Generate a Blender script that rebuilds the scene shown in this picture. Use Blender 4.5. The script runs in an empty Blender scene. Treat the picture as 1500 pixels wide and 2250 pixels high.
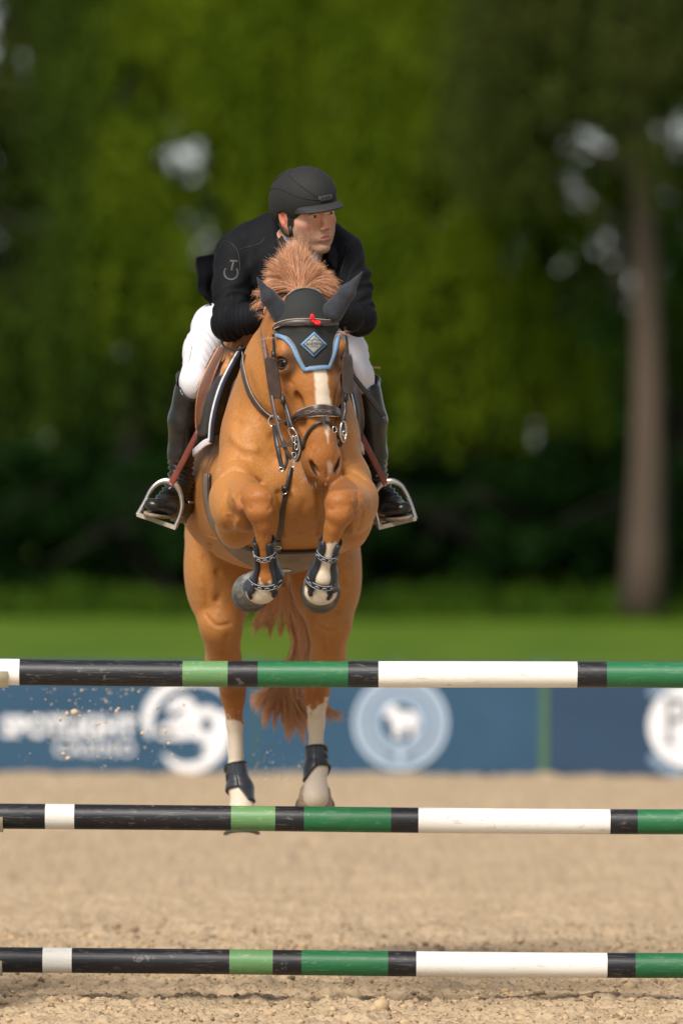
import bpy, bmesh, math, random, os
import numpy as np
from mathutils import Vector, Matrix, noise as mnoise
from mathutils.bvhtree import BVHTree
random.seed(7); RNG = np.random.default_rng(11)
SC = bpy.context.scene
COL = SC.collection
R = math.radians

# ------------------------------------------------------------------ camera
D0 = 25.0            # metres from the camera to the front rail
PX = 15150.0         # focal length in photograph pixels
HC = 1.874           # camera height
HZ = 1100.0          # horizon row
cam_d = bpy.data.cameras.new('camera'); cam = bpy.data.objects.new('camera', cam_d); COL.objects.link(cam)
SC.camera = cam
cam.location = (0, -D0, HC)
cam.rotation_euler = (R(90) - math.atan((1125 - HZ) / PX), R(0.0), 0)
cam.rotation_euler.rotate_axis('Z', R(0.28))
cam_d.sensor_fit = 'HORIZONTAL'; cam_d.sensor_width = 24.0
cam_d.lens = PX / 1500 * 24.0
cam_d.clip_start = 0.5; cam_d.clip_end = 3000
cam_d.dof.use_dof = True; cam_d.dof.focus_distance = 25.45
cam_d.dof.aperture_fstop = (cam_d.lens / 1000) / 0.122

# ------------------------------------------------------------------ light
SUN_EL, SUN_AZ = R(46), R(203)      # azimuth clockwise from +Y
world = bpy.data.worlds.new("World"); SC.world = world; world.use_nodes = True
nt = world.node_tree; nt.nodes.clear()
o_ = nt.nodes.new('ShaderNodeOutputWorld'); bg = nt.nodes.new('ShaderNodeBackground')
sky = nt.nodes.new('ShaderNodeTexSky'); sky.sky_type = 'NISHITA'; sky.sun_disc = False
sky.sun_elevation = SUN_EL; sky.sun_rotation = SUN_AZ; sky.dust_density = 1.2; sky.air_density = 1.0; sky.altitude = 50
hs = nt.nodes.new('ShaderNodeHueSaturation'); hs.inputs['Saturation'].default_value = 0.35
nt.links.new(sky.outputs[0], hs.inputs['Color']); nt.links.new(hs.outputs[0], bg.inputs[0]); nt.links.new(bg.outputs[0], o_.inputs[0])
bg.inputs[1].default_value = 0.09
sd = bpy.data.lights.new('sun', 'SUN'); sun = bpy.data.objects.new('sun', sd); COL.objects.link(sun)
sd.energy = 3.7; sd.angle = R(24); sd.color = (1.0, 0.93, 0.84)
sv = Vector((math.sin(SUN_AZ) * math.cos(SUN_EL), math.cos(SUN_AZ) * math.cos(SUN_EL), math.sin(SUN_EL)))
sun.rotation_euler = sv.to_track_quat('Z', 'Y').to_euler(); sun.location = (0, 0, 30)
SC.view_settings.view_transform = 'Standard'; SC.view_settings.look = 'None'
SC.view_settings.exposure = 0.42; SC.view_settings.gamma = 1.0
SC.cycles.max_bounces = 8; SC.cycles.transparent_max_bounces = 8
SC.cycles.use_denoising = True

# ------------------------------------------------------------------ helpers
def at(px, py, y):
    """A world point from its row/column in the survey photograph and its depth behind the front rail."""
    s = (D0 + y) / PX
    return np.array([(px - 750) * s, y, HC - (py - HZ) * s])
def sc_(y): return (D0 + y) / PX

def tag(o, label=None, cat=None, group=None, kind=None):
    if label: o['label'] = label
    if cat: o['category'] = cat
    if group: o['group'] = group
    if kind: o['kind'] = kind
    return o
def empty(name, loc=(0, 0, 0)):
    o = bpy.data.objects.new(name, None); COL.objects.link(o); o.location = loc; o.empty_display_size = .1
    return o
def mesh_np(name, V, faces, mat=None, parent=None, smooth=True, attrs=None):
    """faces: (N,4) or (N,3) int array or a list of index tuples"""
    me = bpy.data.meshes.new(name)
    V = np.asarray(V, dtype=np.float32)
    if isinstance(faces, np.ndarray):
        nf, k = faces.shape
        me.vertices.add(len(V)); me.vertices.foreach_set('co', V.ravel())
        me.loops.add(nf * k); me.loops.foreach_set('vertex_index', faces.astype(np.int32).ravel())
        me.polygons.add(nf); me.polygons.foreach_set('loop_start', np.arange(0, nf * k, k, dtype=np.int32))
        me.update(calc_edges=True)
    else:
        me.from_pydata([tuple(v) for v in V], [], faces)
    if smooth: me.polygons.foreach_set('use_smooth', np.ones(len(me.polygons), dtype=bool))
    for k_, arr in (attrs or {}).items():
        arr = np.asarray(arr, dtype=np.float32)
        if arr.ndim == 1:
            a = me.attributes.new(k_, 'FLOAT', 'POINT'); a.data.foreach_set('value', arr)
        else:
            a = me.attributes.new(k_, 'FLOAT_VECTOR', 'POINT'); a.data.foreach_set('vector', arr.ravel())
    if mat: me.materials.append(mat)
    me.update()
    o = bpy.data.objects.new(name, me); COL.objects.link(o)
    if parent is not None:
        o.parent = parent
        o.matrix_parent_inverse = world_m(parent).inverted()
    return o
def world_m(o):
    m = Matrix.LocRotScale(o.location, o.rotation_euler, o.scale)
    if o.parent is None: return m
    return world_m(o.parent) @ o.matrix_parent_inverse @ m

class MB:
    """collects simple shapes in one mesh"""
    def __init__(s): s.V = []; s.F = []
    def add(s, V, F):
        n = len(s.V); s.V.extend([tuple(v) for v in V]); s.F.extend([tuple(i + n for i in f) for f in F])
    def box(s, lo, hi, bev=0):
        x0, y0, z0 = lo; x1, y1, z1 = hi
        s.add([(x0,y0,z0),(x1,y0,z0),(x1,y1,z0),(x0,y1,z0),(x0,y0,z1),(x1,y0,z1),(x1,y1,z1),(x0,y1,z1)],
              [(3,2,1,0),(4,5,6,7),(0,1,5,4),(1,2,6,5),(2,3,7,6),(3,0,4,7)])
    def tube(s, pts, rad, n=10, cap=True, closed=False):
        pts = [Vector(p) for p in pts]; m = len(pts)
        if not hasattr(rad, '__len__'): rad = [rad] * m
        rings = []; prev = None
        for i in range(m):
            if closed: t = (pts[(i + 1) % m] - pts[i - 1])
            else: t = pts[min(i + 1, m - 1)] - pts[max(i - 1, 0)]
            t.normalize()
            if prev is None:
                a = Vector((0, 0, 1)) if abs(t.z) < .9 else Vector((1, 0, 0))
                u = t.cross(a).normalized()
            else:
                u = (prev - t * prev.dot(t)).normalized()
            prev = u; v = t.cross(u)
            rings.append([pts[i] + (u * math.cos(2 * math.pi * k / n) + v * math.sin(2 * math.pi * k / n)) * rad[i] for k in range(n)])
        V = [p for r in rings for p in r]; F = []
        for i in range(m if closed else m - 1):
            j = (i + 1) % m
            for k in range(n):
                F.append((i * n + k, i * n + (k + 1) % n, j * n + (k + 1) % n, j * n + k))
        if cap and not closed:
            F.append(tuple(range(n))[::-1]); F.append(tuple((m - 1) * n + k for k in range(n)))
        s.add(V, F)
    def disc(s, c, nrm, r, n=16, th=.004):
        c = Vector(c); nrm = Vector(nrm).normalized()
        s.tube([c - nrm * th / 2, c + nrm * th / 2], [r, r], n)
    def build(s, name, mat, parent=None, smooth=True):
        return mesh_np(name, s.V, s.F, mat, parent, smooth)

def catmull(P, m=6, closed=False):
    P = [np.asarray(p, float) for p in P]; n = len(P); out = []
    rng = range(n if closed else n - 1)
    for i in rng:
        if closed: p0, p1, p2, p3 = P[i - 1], P[i], P[(i + 1) % n], P[(i + 2) % n]
        else: p0, p1, p2, p3 = P[max(i - 1, 0)], P[i], P[i + 1], P[min(i + 2, n - 1)]
        for j in range(m):
            t = j / m
            out.append(.5 * ((2 * p1) + (-p0 + p2) * t + (2 * p0 - 5 * p1 + 4 * p2 - p3) * t * t + (-p0 + 3 * p1 - 3 * p2 + p3) * t ** 3))
    if not closed: out.append(P[-1])
    return out
def strap_geo(pts, nrms, width, thick, closed=False):
    """a flat band with softened edges along pts; nrms = outward direction of its face"""
    m = len(pts)
    if not hasattr(width, '__len__'): width = [width] * m
    V = []; F = []
    sec = [(-.5, -.5), (-.5, .1), (-.40, .5), (.40, .5), (.5, .1), (.5, -.5)]
    ns = len(sec)
    for i in range(m):
        a = np.asarray(pts[i - 1 if (closed or i > 0) else 0]); b = np.asarray(pts[(i + 1) % m if closed else min(i + 1, m - 1)])
        t = b - a; t = t / (np.linalg.norm(t) + 1e-9)
        n = np.asarray(nrms[i], float); n = n - t * n.dot(t); n /= (np.linalg.norm(n) + 1e-9)
        s = np.cross(t, n)
        for (u, v) in sec: V.append(np.asarray(pts[i]) + s * u * width[i] + n * v * thick)
    for i in range(m if closed else m - 1):
        j = (i + 1) % m
        for k in range(ns): F.append((i * ns + k, i * ns + (k + 1) % ns, j * ns + (k + 1) % ns, j * ns + k))
    if not closed:
        F.append(tuple(range(ns))); F.append(tuple((m - 1) * ns + k for k in range(ns))[::-1])
    return V, F

# ------------------------------------------------------------------ signed distance sculpting
class Field:
    def __init__(s, lo, hi, vox):
        s.lo = np.array(lo, float); s.vox = vox
        s.n = np.ceil((np.array(hi) - s.lo) / vox).astype(int) + 1
        s.F = np.full(tuple(s.n), 1.0, dtype=np.float32)
    def loc(s, lo, hi):
        a = np.clip(np.floor((lo - s.lo) / s.vox).astype(int), 0, s.n - 1)
        b = np.clip(np.ceil((hi - s.lo) / s.vox).astype(int) + 1, 1, s.n)
        if np.any(b <= a): return None
        ax = [(s.lo[i] + np.arange(a[i], b[i]) * s.vox).astype(np.float32) for i in range(3)]
        return (slice(a[0], b[0]), slice(a[1], b[1]), slice(a[2], b[2])), ax[0][:, None, None], ax[1][None, :, None], ax[2][None, None, :]
    def put(s, sl, d, k, op):
        c = s.F[sl]
        if op == 'sub':
            d = -d; k = max(k, 1e-5)
            h = np.maximum(k - np.abs(c - d), 0) / k
            s.F[sl] = np.maximum(c, d) + h * h * k / 4
        else:
            k = max(k, 1e-5)
            h = np.maximum(k - np.abs(c - d), 0) / k
            s.F[sl] = np.minimum(c, d) - h * h * k / 4
    def ecap(s, a, b, ra, rb, u=(1, 0, 0), k=.03, op='add'):
        a = np.asarray(a, float); b = np.asarray(b, float)
        ra = (ra, ra) if not hasattr(ra, '__len__') else ra; rb = (rb, rb) if not hasattr(rb, '__len__') else rb
        L = np.linalg.norm(b - a); w = (b - a) / L
        u = np.asarray(u, float); u = u - w * u.dot(w); u /= np.linalg.norm(u); v = np.cross(w, u)
        m = max(*ra, *rb) + k + s.vox * 2
        r = s.loc(np.minimum(a, b) - m, np.maximum(a, b) + m)
        if r is None: return
        sl, X, Y, Z = r
        dx, dy, dz = X - a[0], Y - a[1], Z - a[2]
        tw = dx * w[0] + dy * w[1] + dz * w[2]
        t = np.clip(tw / L, 0, 1)
        du = dx * u[0] + dy * u[1] + dz * u[2]; dv = dx * v[0] + dy * v[1] + dz * v[2]; dw = tw - t * L
        ru = ra[0] + (rb[0] - ra[0]) * t; rv = ra[1] + (rb[1] - ra[1]) * t; rw = .5 * (ru + rv)
        q0 = (du / ru) ** 2 + (dv / rv) ** 2 + (dw / rw) ** 2
        q1 = (du / ru ** 2) ** 2 + (dv / rv ** 2) ** 2 + (dw / rw ** 2) ** 2
        k0 = np.sqrt(q0); d = k0 * (k0 - 1) / np.sqrt(q1 + 1e-8)
        s.put(sl, d.astype(np.float32), k, op)
    def ell(s, c, r, ax=None, k=.03, op='add'):
        c = np.asarray(c, float); r = np.asarray(r if hasattr(r, '__len__') else (r, r, r), float)
        A = np.eye(3) if ax is None else np.asarray(ax, float)
        m = r.max() + k + s.vox * 2
        q = s.loc(c - m, c + m)
        if q is None: return
        sl, X, Y, Z = q
        dx, dy, dz = X - c[0], Y - c[1], Z - c[2]
        q0 = 0; q1 = 0
        for i in range(3):
            e = dx * A[i][0] + dy * A[i][1] + dz * A[i][2]
            q0 = q0 + (e / r[i]) ** 2; q1 = q1 + (e / r[i] ** 2) ** 2
        k0 = np.sqrt(q0); d = k0 * (k0 - 1) / np.sqrt(q1 + 1e-8)
        s.put(sl, d.astype(np.float32), k, op)
    def chain(s, secs, u=(1, 0, 0), k=.03):
        """secs: list of (point, (ru, rv))"""
        for (a, ra), (b, rb) in zip(secs[:-1], secs[1:]): s.ecap(a, b, ra, rb, u, k)
    def surface(s, smooth=1):
        F = s.F; I = F < 0
        nx, ny, nz = F.shape
        c = np.zeros((nx - 1, ny - 1, nz - 1), np.uint8)
        for i in (0, 1):
            for j in (0, 1):
                for k in (0, 1): c += I[i:nx - 1 + i, j:ny - 1 + j, k:nz - 1 + k]
        act = np.argwhere((c > 0) & (c < 8)); del c
        idx = np.full((nx - 1, ny - 1, nz - 1), -1, np.int32)
        idx[act[:, 0], act[:, 1], act[:, 2]] = np.arange(len(act))
        acc = np.zeros((len(act), 3)); cnt = np.zeros(len(act))
        cor = [(i, j, k) for i in (0, 1) for j in (0, 1) for k in (0, 1)]
        vals = {q: F[act[:, 0] + q[0], act[:, 1] + q[1], act[:, 2] + q[2]] for q in cor}
        for q in cor:
            for ax in range(3):
                if q[ax] == 0:
                    p = list(q); p[ax] = 1; p = tuple(p)
                    a, b = vals[q], vals[p]; m = (a < 0) != (b < 0)
                    t = np.where(m, a / np.where(m, a - b, 1), 0)
                    pos = np.tile(np.array(q, float), (len(act), 1)); pos[:, ax] += t
                    acc += pos * m[:, None]; cnt += m
        V = s.lo + (act + acc / cnt[:, None]) * s.vox
        Q = []
        for ax in range(3):
            sh = [slice(None)] * 3; s1 = list(sh); s0 = list(sh)
            s0[ax] = slice(0, -1); s1[ax] = slice(1, None)
            A, B = I[tuple(s0)], I[tuple(s1)]
            e = np.argwhere(A != B)
            o1, o2 = (ax + 1) % 3, (ax + 2) % 3
            e = e[(e[:, o1] > 0) & (e[:, o2] > 0) & (e[:, o1] < F.shape[o1] - 1) & (e[:, o2] < F.shape[o2] - 1)]
            ins = A[e[:, 0], e[:, 1], e[:, 2]]
            def cell(d1, d2):
                f = e.copy(); f[:, o1] -= d1; f[:, o2] -= d2
                return idx[f[:, 0], f[:, 1], f[:, 2]]
            q = np.stack([cell(1, 1), cell(0, 1), cell(0, 0), cell(1, 0)], 1)
            q[~ins] = q[~ins][:, ::-1]
            Q.append(q)
        Q = np.concatenate(Q); Q = Q[(Q >= 0).all(1)]
        for _ in range(smooth):
            E = np.concatenate([Q[:, [0, 1]], Q[:, [1, 2]], Q[:, [2, 3]], Q[:, [3, 0]]])
            E = np.concatenate([E, E[:, ::-1]])
            S = np.zeros_like(V); n = np.bincount(E[:, 0], minlength=len(V))
            for i in range(3): S[:, i] = np.bincount(E[:, 0], weights=V[E[:, 1], i], minlength=len(V))
            V = V * .5 + .5 * S / np.maximum(n, 1)[:, None]
        return V, Q

CAM = Vector((0, -D0, HC))
def bvh_of(V, Q): return BVHTree.FromPolygons([tuple(v) for v in V.tolist()], Q.tolist())
def surf(bvh, px, py, off=0., default_y=0.3):
    """first point of a surface on the line of sight through a survey pixel, pushed out by off"""
    p = Vector(at(px, py, 0)); d = (p - CAM).normalized()
    h, n, i, dist = bvh.ray_cast(CAM, d)
    if h is None:
        q = at(px, py, default_y); h, n, i, dist = bvh.find_nearest(Vector(q))
    if n.dot(d) > 0: n = -n
    return np.array(h + n * off), np.array(n)
def snap(bvh, p, off=0.):
    h, n, i, dist = bvh.find_nearest(Vector(p))
    return np.array(h + n * off), np.array(n)
def vnoise(X, Y, freq, seed=0):
    r = np.random.default_rng(seed); T = r.random((256, 256))
    x = X * freq; y = Y * freq; xi = np.floor(x).astype(int); yi = np.floor(y).astype(int)
    fx = x - xi; fy = y - yi; fx = fx * fx * (3 - 2 * fx); fy = fy * fy * (3 - 2 * fy)
    g = lambda a, b: T[a % 256, b % 256]
    return (g(xi, yi) * (1 - fx) + g(xi + 1, yi) * fx) * (1 - fy) + (g(xi, yi + 1) * (1 - fx) + g(xi + 1, yi + 1) * fx) * fy

# ------------------------------------------------------------------ materials
def srgb(r, g, b):
    f = lambda c: (c / 255 / 12.92) if c / 255 <= .04045 else ((c / 255 + .055) / 1.055) ** 2.4
    return (f(r), f(g), f(b), 1)
def mat_new(name):
    m = bpy.data.materials.new(name); m.use_nodes = True
    return m, m.node_tree, m.node_tree.nodes['Principled BSDF']
def lin(c): return tuple(c) + (1,) if len(c) == 3 else tuple(c)
def basic(name, col, rough=.6, metal=0., spec=.5, vary=.12, scale=40., bump=0., bscale=200., sheen=0., col2=None, stretch=None, coat=0.):
    m, t, b = mat_new(name); L = t.links
    tc = t.nodes.new('ShaderNodeTexCoord'); mp = t.nodes.new('ShaderNodeMapping'); L.new(tc.outputs['Object'], mp.inputs[0])
    if stretch: mp.inputs['Scale'].default_value = stretch
    n = t.nodes.new('ShaderNodeTexNoise'); n.inputs['Scale'].default_value = scale; n.inputs['Detail'].default_value = 6; L.new(mp.outputs[0], n.inputs[0])
    cr = t.nodes.new('ShaderNodeValToRGB'); L.new(n.outputs['Fac'], cr.inputs[0])
    c = np.array(lin(col)[:3]); c2 = np.array(lin(col2)[:3]) if col2 else np.minimum(c * (1 + vary), 1)
    cr.color_ramp.elements[0].position = .3; cr.color_ramp.elements[1].position = .7
    cr.color_ramp.elements[0].color = (*(c * (1 - vary) if not col2 else c), 1); cr.color_ramp.elements[1].color = (*c2, 1)
    L.new(cr.outputs[0], b.inputs['Base Color'])
    b.inputs['Roughness'].default_value = rough; b.inputs['Metallic'].default_value = metal
    b.inputs['Specular IOR Level'].default_value = spec
    if sheen: b.inputs['Sheen Weight'].default_value = sheen
    if coat: b.inputs['Coat Weight'].default_value = coat; b.inputs['Coat Roughness'].default_value = .15
    if bump:
        n2 = t.nodes.new('ShaderNodeTexNoise'); n2.inputs['Scale'].default_value = bscale; n2.inputs['Detail'].default_value = 4; L.new(mp.outputs[0], n2.inputs[0])
        bp = t.nodes.new('ShaderNodeBump'); bp.inputs['Strength'].default_value = bump; bp.inputs['Distance'].default_value = .002
        L.new(n2.outputs['Fac'], bp.inputs['Height']); L.new(bp.outputs[0], b.inputs['Normal'])
    return m
# ------------------------------------------------------------------ the setting: grass, sand, banners, trees
def m_sand():
    m, t, b = mat_new('sand'); L = t.links
    tc = t.nodes.new('ShaderNodeTexCoord')
    def nz(s, d=8):
        n = t.nodes.new('ShaderNodeTexNoise'); n.inputs['Scale'].default_value = s; n.inputs['Detail'].default_value = d
        L.new(tc.outputs['Object'], n.inputs[0]); return n
    a = nz(2.4, 10); c = nz(60.)
    mx = t.nodes.new('ShaderNodeMix'); mx.data_type = 'RGBA'; mx.inputs['A'].default_value = (.32, .235, .148, 1); mx.inputs['B'].default_value = (.52, .395, .258, 1)
    L.new(a.outputs['Fac'], mx.inputs['Factor'])
    cr = t.nodes.new('ShaderNodeValToRGB'); cr.color_ramp.elements[0].position = .28; cr.color_ramp.elements[1].position = .46
    cr.color_ramp.elements[0].color = (.38, .35, .33, 1); cr.color_ramp.elements[1].color = (1, 1, 1, 1)
    L.new(c.outputs['Fac'], cr.inputs[0])
    m2 = t.nodes.new('ShaderNodeMix'); m2.data_type = 'RGBA'; m2.blend_type = 'MULTIPLY'; m2.inputs['Factor'].default_value = 1
    L.new(mx.outputs['Result'], m2.inputs['A']); L.new(cr.outputs[0], m2.inputs['B']); L.new(m2.outputs['Result'], b.inputs['Base Color'])
    b.inputs['Roughness'].default_value = .95; b.inputs['Specular IOR Level'].default_value = .15
    n3 = nz(25., 10); bp = t.nodes.new('ShaderNodeBump'); bp.inputs['Strength'].default_value = .8; bp.inputs['Distance'].default_value = .02
    L.new(n3.outputs['Fac'], bp.inputs['Height']); L.new(bp.outputs[0], b.inputs['Normal'])
    return m
MSAND = m_sand()
m_grass = basic('grass_blades', (.036, .085, .006), rough=.9, spec=.1, scale=.5, col2=(.10, .155, .010), bump=.5, bscale=12)
m_turf = m_grass
YB = 22.3      # depth of the banner line
# grass field to the horizon
tag(mesh_np('grass_field', [(-900, YB + .2, -.02), (900, YB + .2, -.02), (900, 1500, -.02), (-900, 1500, -.02),
    (-900, -600, -.02), (900, -600, -.02), (-900, YB, -.02), (900, YB, -.02), (-39.9, -39.9, -.2), (39.9, -39.9, -.2), (39.9, YB, -.2), (-39.9, YB, -.2)], [(0, 1, 2, 3), (4, 5, 9, 8), (5, 7, 10, 9), (6, 4, 8, 11), (8, 9, 10, 11), (6, 11, 10, 7), (6, 7, 1, 0)], m_turf, smooth=False), kind='structure')
# raked sand: fine relief near the fence, one sheet
_pr = np.random.default_rng(31)
PITS = [(_pr.uniform(-3, 3), _pr.uniform(-1.5, 14) if i > 26 else _pr.uniform(-1.4, 2.5), _pr.uniform(.05, .09), _pr.uniform(.018, .038)) for i in range(110)]
def sand_h(X, Y):
    h = .038 * (vnoise(X, Y, 2.2, 1) - .5) + .022 * (vnoise(X, Y, 7, 2) - .5) + .026 * (vnoise(X, Y, 19, 3) - .5) + .018 * (vnoise(X, Y, 47, 4) - .5) + .008 * (vnoise(X, Y, 110, 5) - .5)
    for (a, b, r_, d_) in PITS:
        m = (np.abs(X - a) < r_ * 3) & (np.abs(Y - b) < r_ * 3)
        if m.any():
            q = np.hypot(X - a, Y - b) / r_; h = h + np.where(m, -d_ * np.exp(-q ** 2) + d_ * .45 * np.exp(-((q - 1.5) / .45) ** 2), 0)
    return h + .03 * np.maximum(vnoise(X, Y, 30, 6) - .78, 0) * 1.4
xs = np.concatenate([np.linspace(-40, -4, 12), np.arange(-3.2, 3.2, .009), np.linspace(4, 40, 12)])
ys = np.concatenate([np.linspace(-40, -3, 10), np.arange(-1.6, 3.4, .014), np.arange(3.4, 8, .05), np.linspace(8.2, YB + .15, 60)])
GX, GY = np.meshgrid(xs, ys)
GZ = sand_h(GX, GY) * np.clip((4.2 - np.abs(GX)) / 1., 0, 1) + .0
ni = len(xs); nj = len(ys); I = np.arange(ni * nj).reshape(nj, ni)
Q = np.stack([I[:-1, :-1].ravel(), I[:-1, 1:].ravel(), I[1:, 1:].ravel(), I[1:, :-1].ravel()], 1)
tag(mesh_np('arena_sand', np.stack([GX.ravel(), GY.ravel(), GZ.ravel()], 1), Q, MSAND), kind='structure')

ICO = None
def ico():
    global ICO
    if ICO is None:
        bm = bmesh.new(); bmesh.ops.create_icosphere(bm, subdivisions=1, radius=1)
        ICO = (np.array([v.co[:] for v in bm.verts]), np.array([[v.index for v in f.verts] for f in bm.faces])); bm.free()
    return ICO
def lumps(name, P, S, mat, parent=None, seed=3, flat=.7):
    V0, F0 = ico(); r = np.random.default_rng(seed); n = len(P)
    V = V0[None] * (1 + .35 * (r.random((n, len(V0), 1)) - .5)) * S[:, None, None] * (np.array([1, 1, flat]) * (.7 + .6 * r.random((n, 1, 3))))
    V = V + P[:, None]; F = (F0[None] + (np.arange(n) * len(V0))[:, None, None]).reshape(-1, 3)
    return mesh_np(name, V.reshape(-1, 3), F, mat, parent, smooth=True)
m_clod = basic('damp_clods', (.13, .095, .06), rough=.95, scale=30, col2=(.36, .26, .16), spec=.1)
m_clod_l = basic('dry_clods', (.40, .28, .165), rough=.95, scale=30, col2=(.5, .37, .23), spec=.1)
n = 9000
P = np.stack([RNG.uniform(-2.9, 2.9, n), RNG.uniform(-1.5, 5.5, n) , np.zeros(n)], 1); P[:, 2] = sand_h(P[:, 0], P[:, 1]) + .002
tag(lumps('sand_clods', P, RNG.gamma(1.7, .0026, n) + .0012, m_clod, seed=5), kind='stuff')
n = 6500
P = np.stack([RNG.uniform(-2.9, 2.9, n), RNG.uniform(-1.5, 4.5, n), np.zeros(n)], 1); P[:, 2] = sand_h(P[:, 0], P[:, 1]) + .001
tag(lumps('dry_crumbs', P, RNG.gamma(2.2, .003, n) + .002, m_clod_l, seed=6), kind='stuff')

# sand thrown up by the hooves
n = 520; k = RNG.random(n)
px = np.where(k < .8, np.minimum(RNG.normal(245, 105, n), 495), RNG.normal(600, 42, n)); py = np.where(k < .8, RNG.normal(1600, 60, n), RNG.normal(1690, 25, n))
py = np.clip(py, 1518, 1770); yy = RNG.uniform(2.4, 4.0, n)
P = np.array([at(a, b, c) for a, b, c in zip(px, py, yy)])
S = np.minimum(RNG.gamma(1.1, .0011, n) + .0007, .007)
big = [(165, 1568, .016), (150, 1572, .010), (178, 1577, .011), (258, 1566, .010), (262, 1560, .007), (142, 1660, .009), (152, 1670, .010), (135, 1583, .009), (218, 1594, .008), (234, 1590, .007), (315, 1615, .008)]
P = np.concatenate([P, np.array([at(a, b, 2.2) for a, b, _ in big])]); S = np.concatenate([S, np.array([c for *_, c in big])])
tag(lumps('flying_sand', P, S, basic('airborne_sand', (.46, .36, .25), rough=.95, scale=30, col2=(.60, .48, .35), spec=.1), seed=8, flat=1.), kind='stuff')
for i, (a, b, s) in enumerate([(600, 1640, .05), (575, 1664, .04)]): pass

# banners
m_ban = basic('banner_vinyl', (.020, .066, .122), rough=.55, scale=3, vary=.08, spec=.35)
m_ban2 = basic('banner_vinyl_dark', (.017, .046, .092), rough=.55, scale=3, vary=.08, spec=.35)
m_prt_w = basic('white_print', (.72, .72, .74), rough=.6, scale=4, vary=.03)
m_prt_p = basic('pale_print', (.21, .30, .41), rough=.6, scale=4, vary=.04)
m_prt_k = basic('grey_print', (.10, .11, .13), rough=.6, scale=4, vary=.04)
m_post = basic('green_post', (.05, .12, .06), rough=.6, scale=9)
SB = sc_(YB)
def bz(py): return HC - (py - HZ) * SB
def bx_(px): return (px - 750) * SB
def text_geo(s, bold=0., res=3, sp=1.):
    c = bpy.data.curves.new('t', 'FONT'); c.body = s; c.offset = bold; c.resolution_u = res; c.space_character = sp
    o = bpy.data.objects.new('t', c); COL.objects.link(o)
    dg = bpy.context.evaluated_depsgraph_get(); me = bpy.data.meshes.new_from_object(o.evaluated_get(dg))
    V = np.array([v.co[:] for v in me.vertices]); F = [tuple(p.vertices) for p in me.polygons]
    bpy.data.objects.remove(o); bpy.data.curves.remove(c); bpy.data.meshes.remove(me)
    lo, hi = V.min(0), V.max(0); V = (V - lo) / np.maximum(hi - lo, 1e-6)
    return V[:, :2], F
def flat_text(name, s, x0, x1, y0, y1, mat, parent, bold=0., Y=YB - .006, sp=1.):
    """text in survey columns/rows on the banner plane"""
    V, F = text_geo(s, bold, sp=sp)
    W = [(bx_(x0 + (x1 - x0) * u), Y, bz(y1 + (y0 - y1) * v)) for u, v in V]
    return mesh_np(name, W, F, mat, parent, smooth=False)
def flat_stroke(mb, pts, width, Y, closed=False, m=8, curve=True):
    P = catmull([(p[0], 0, p[1]) for p in pts], m, closed) if curve else [np.array((p[0], 0, p[1]), float) for p in pts]
    n = len(P)
    if hasattr(width, '__len__'): W = np.interp(np.linspace(0, 1, n), np.linspace(0, 1, len(width)), width)
    else: W = [width] * n
    V = []
    for i in range(n):
        a = P[i - 1] if (closed or i > 0) else P[0]; b = P[(i + 1) % n] if (closed or i < n - 1) else P[-1]
        t = b - a; t /= np.linalg.norm(t) + 1e-9; s = np.array((-t[2], 0, t[0]))
        for q in (-1, 1):
            e = P[i] + s * q * W[i] / 2; V.append((bx_(e[0]), Y, bz(e[2])))
    F = [(2 * i, 2 * i + 1, 2 * ((i + 1) % n) + 1, 2 * ((i + 1) % n)) for i in range(n if closed else n - 1)]
    mb.add(V, F)
def circ(cx, cy, rx, ry=None, n=40, a0=0, a1=360):
    ry = ry or rx
    return [(cx + rx * math.cos(R(a0 + (a1 - a0) * i / n)), cy + ry * math.sin(R(a0 + (a1 - a0) * i / n))) for i in range(n + (a1 - a0 < 360))]
def flat_poly(mb, pts, Y): mb.add([(bx_(p[0]), Y, bz(p[1])) for p in pts], [tuple(range(len(pts)))])
ZT = .755
def banner(x0, x1, mat, label):
    e = tag(empty('banner_fence', ((x0 + x1) / 2, YB, 0)), label, 'banner', 'sponsor banners along the far side of the arena')
    mb = MB(); N = 40
    V = []; F = []
    for i in range(N + 1):
        x = x0 + (x1 - x0) * i / N
        for j, z in enumerate(np.linspace(.0, ZT, 7)):
            V.append((x, YB + .004 * math.sin(x * 3.1 + j) * (1 if 0 < j < 6 else .3), z - .004 * (j == 6) * math.cos(x * 2.4)))
    for i in range(N):
        for j in range(6): F.append((i * 7 + j, (i + 1) * 7 + j, (i + 1) * 7 + j + 1, i * 7 + j + 1))
    n0 = len(V); V += [(a, b + .02, c) for a, b, c in V]; F += [tuple(q + n0 for q in f[::-1]) for f in F[:]]
    mesh_np('panel', V, F, mat, e)
    for x in (x0 + .03, (x0 + x1) / 2, x1 - .03):
        m2 = MB(); m2.box((x - .025, YB + .03, -.02), (x + .025, YB + .08, ZT + .03)); m2.build('post', m_post, e, False)
    m2 = MB(); m2.tube([(x0, YB + .05, ZT - .02), (x1, YB + .05, ZT - .02)], .014); m2.build('top_rail', m_post, e)
    return e
b1 = banner(bx_(-820), bx_(560), m_ban, 'blue banner fence panel with white lettering and a round 29 emblem')
b2 = banner(bx_(563), bx_(1188), m_ban, 'blue banner fence panel with the pale ringed seal holding a white horse')
b3 = banner(bx_(1206), bx_(2350), m_ban2, 'darker blue banner fence panel with a white disc and letter P')
m2 = MB(); m2.box((bx_(1190), YB - .01, -.02), (bx_(1204), YB + .05, ZT + .03))
tag(m2.build('fence_post', m_post, None, False), 'thin green post between two blue banner panels, right of the ringed seal', 'post')
YD = YB - .008
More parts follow.
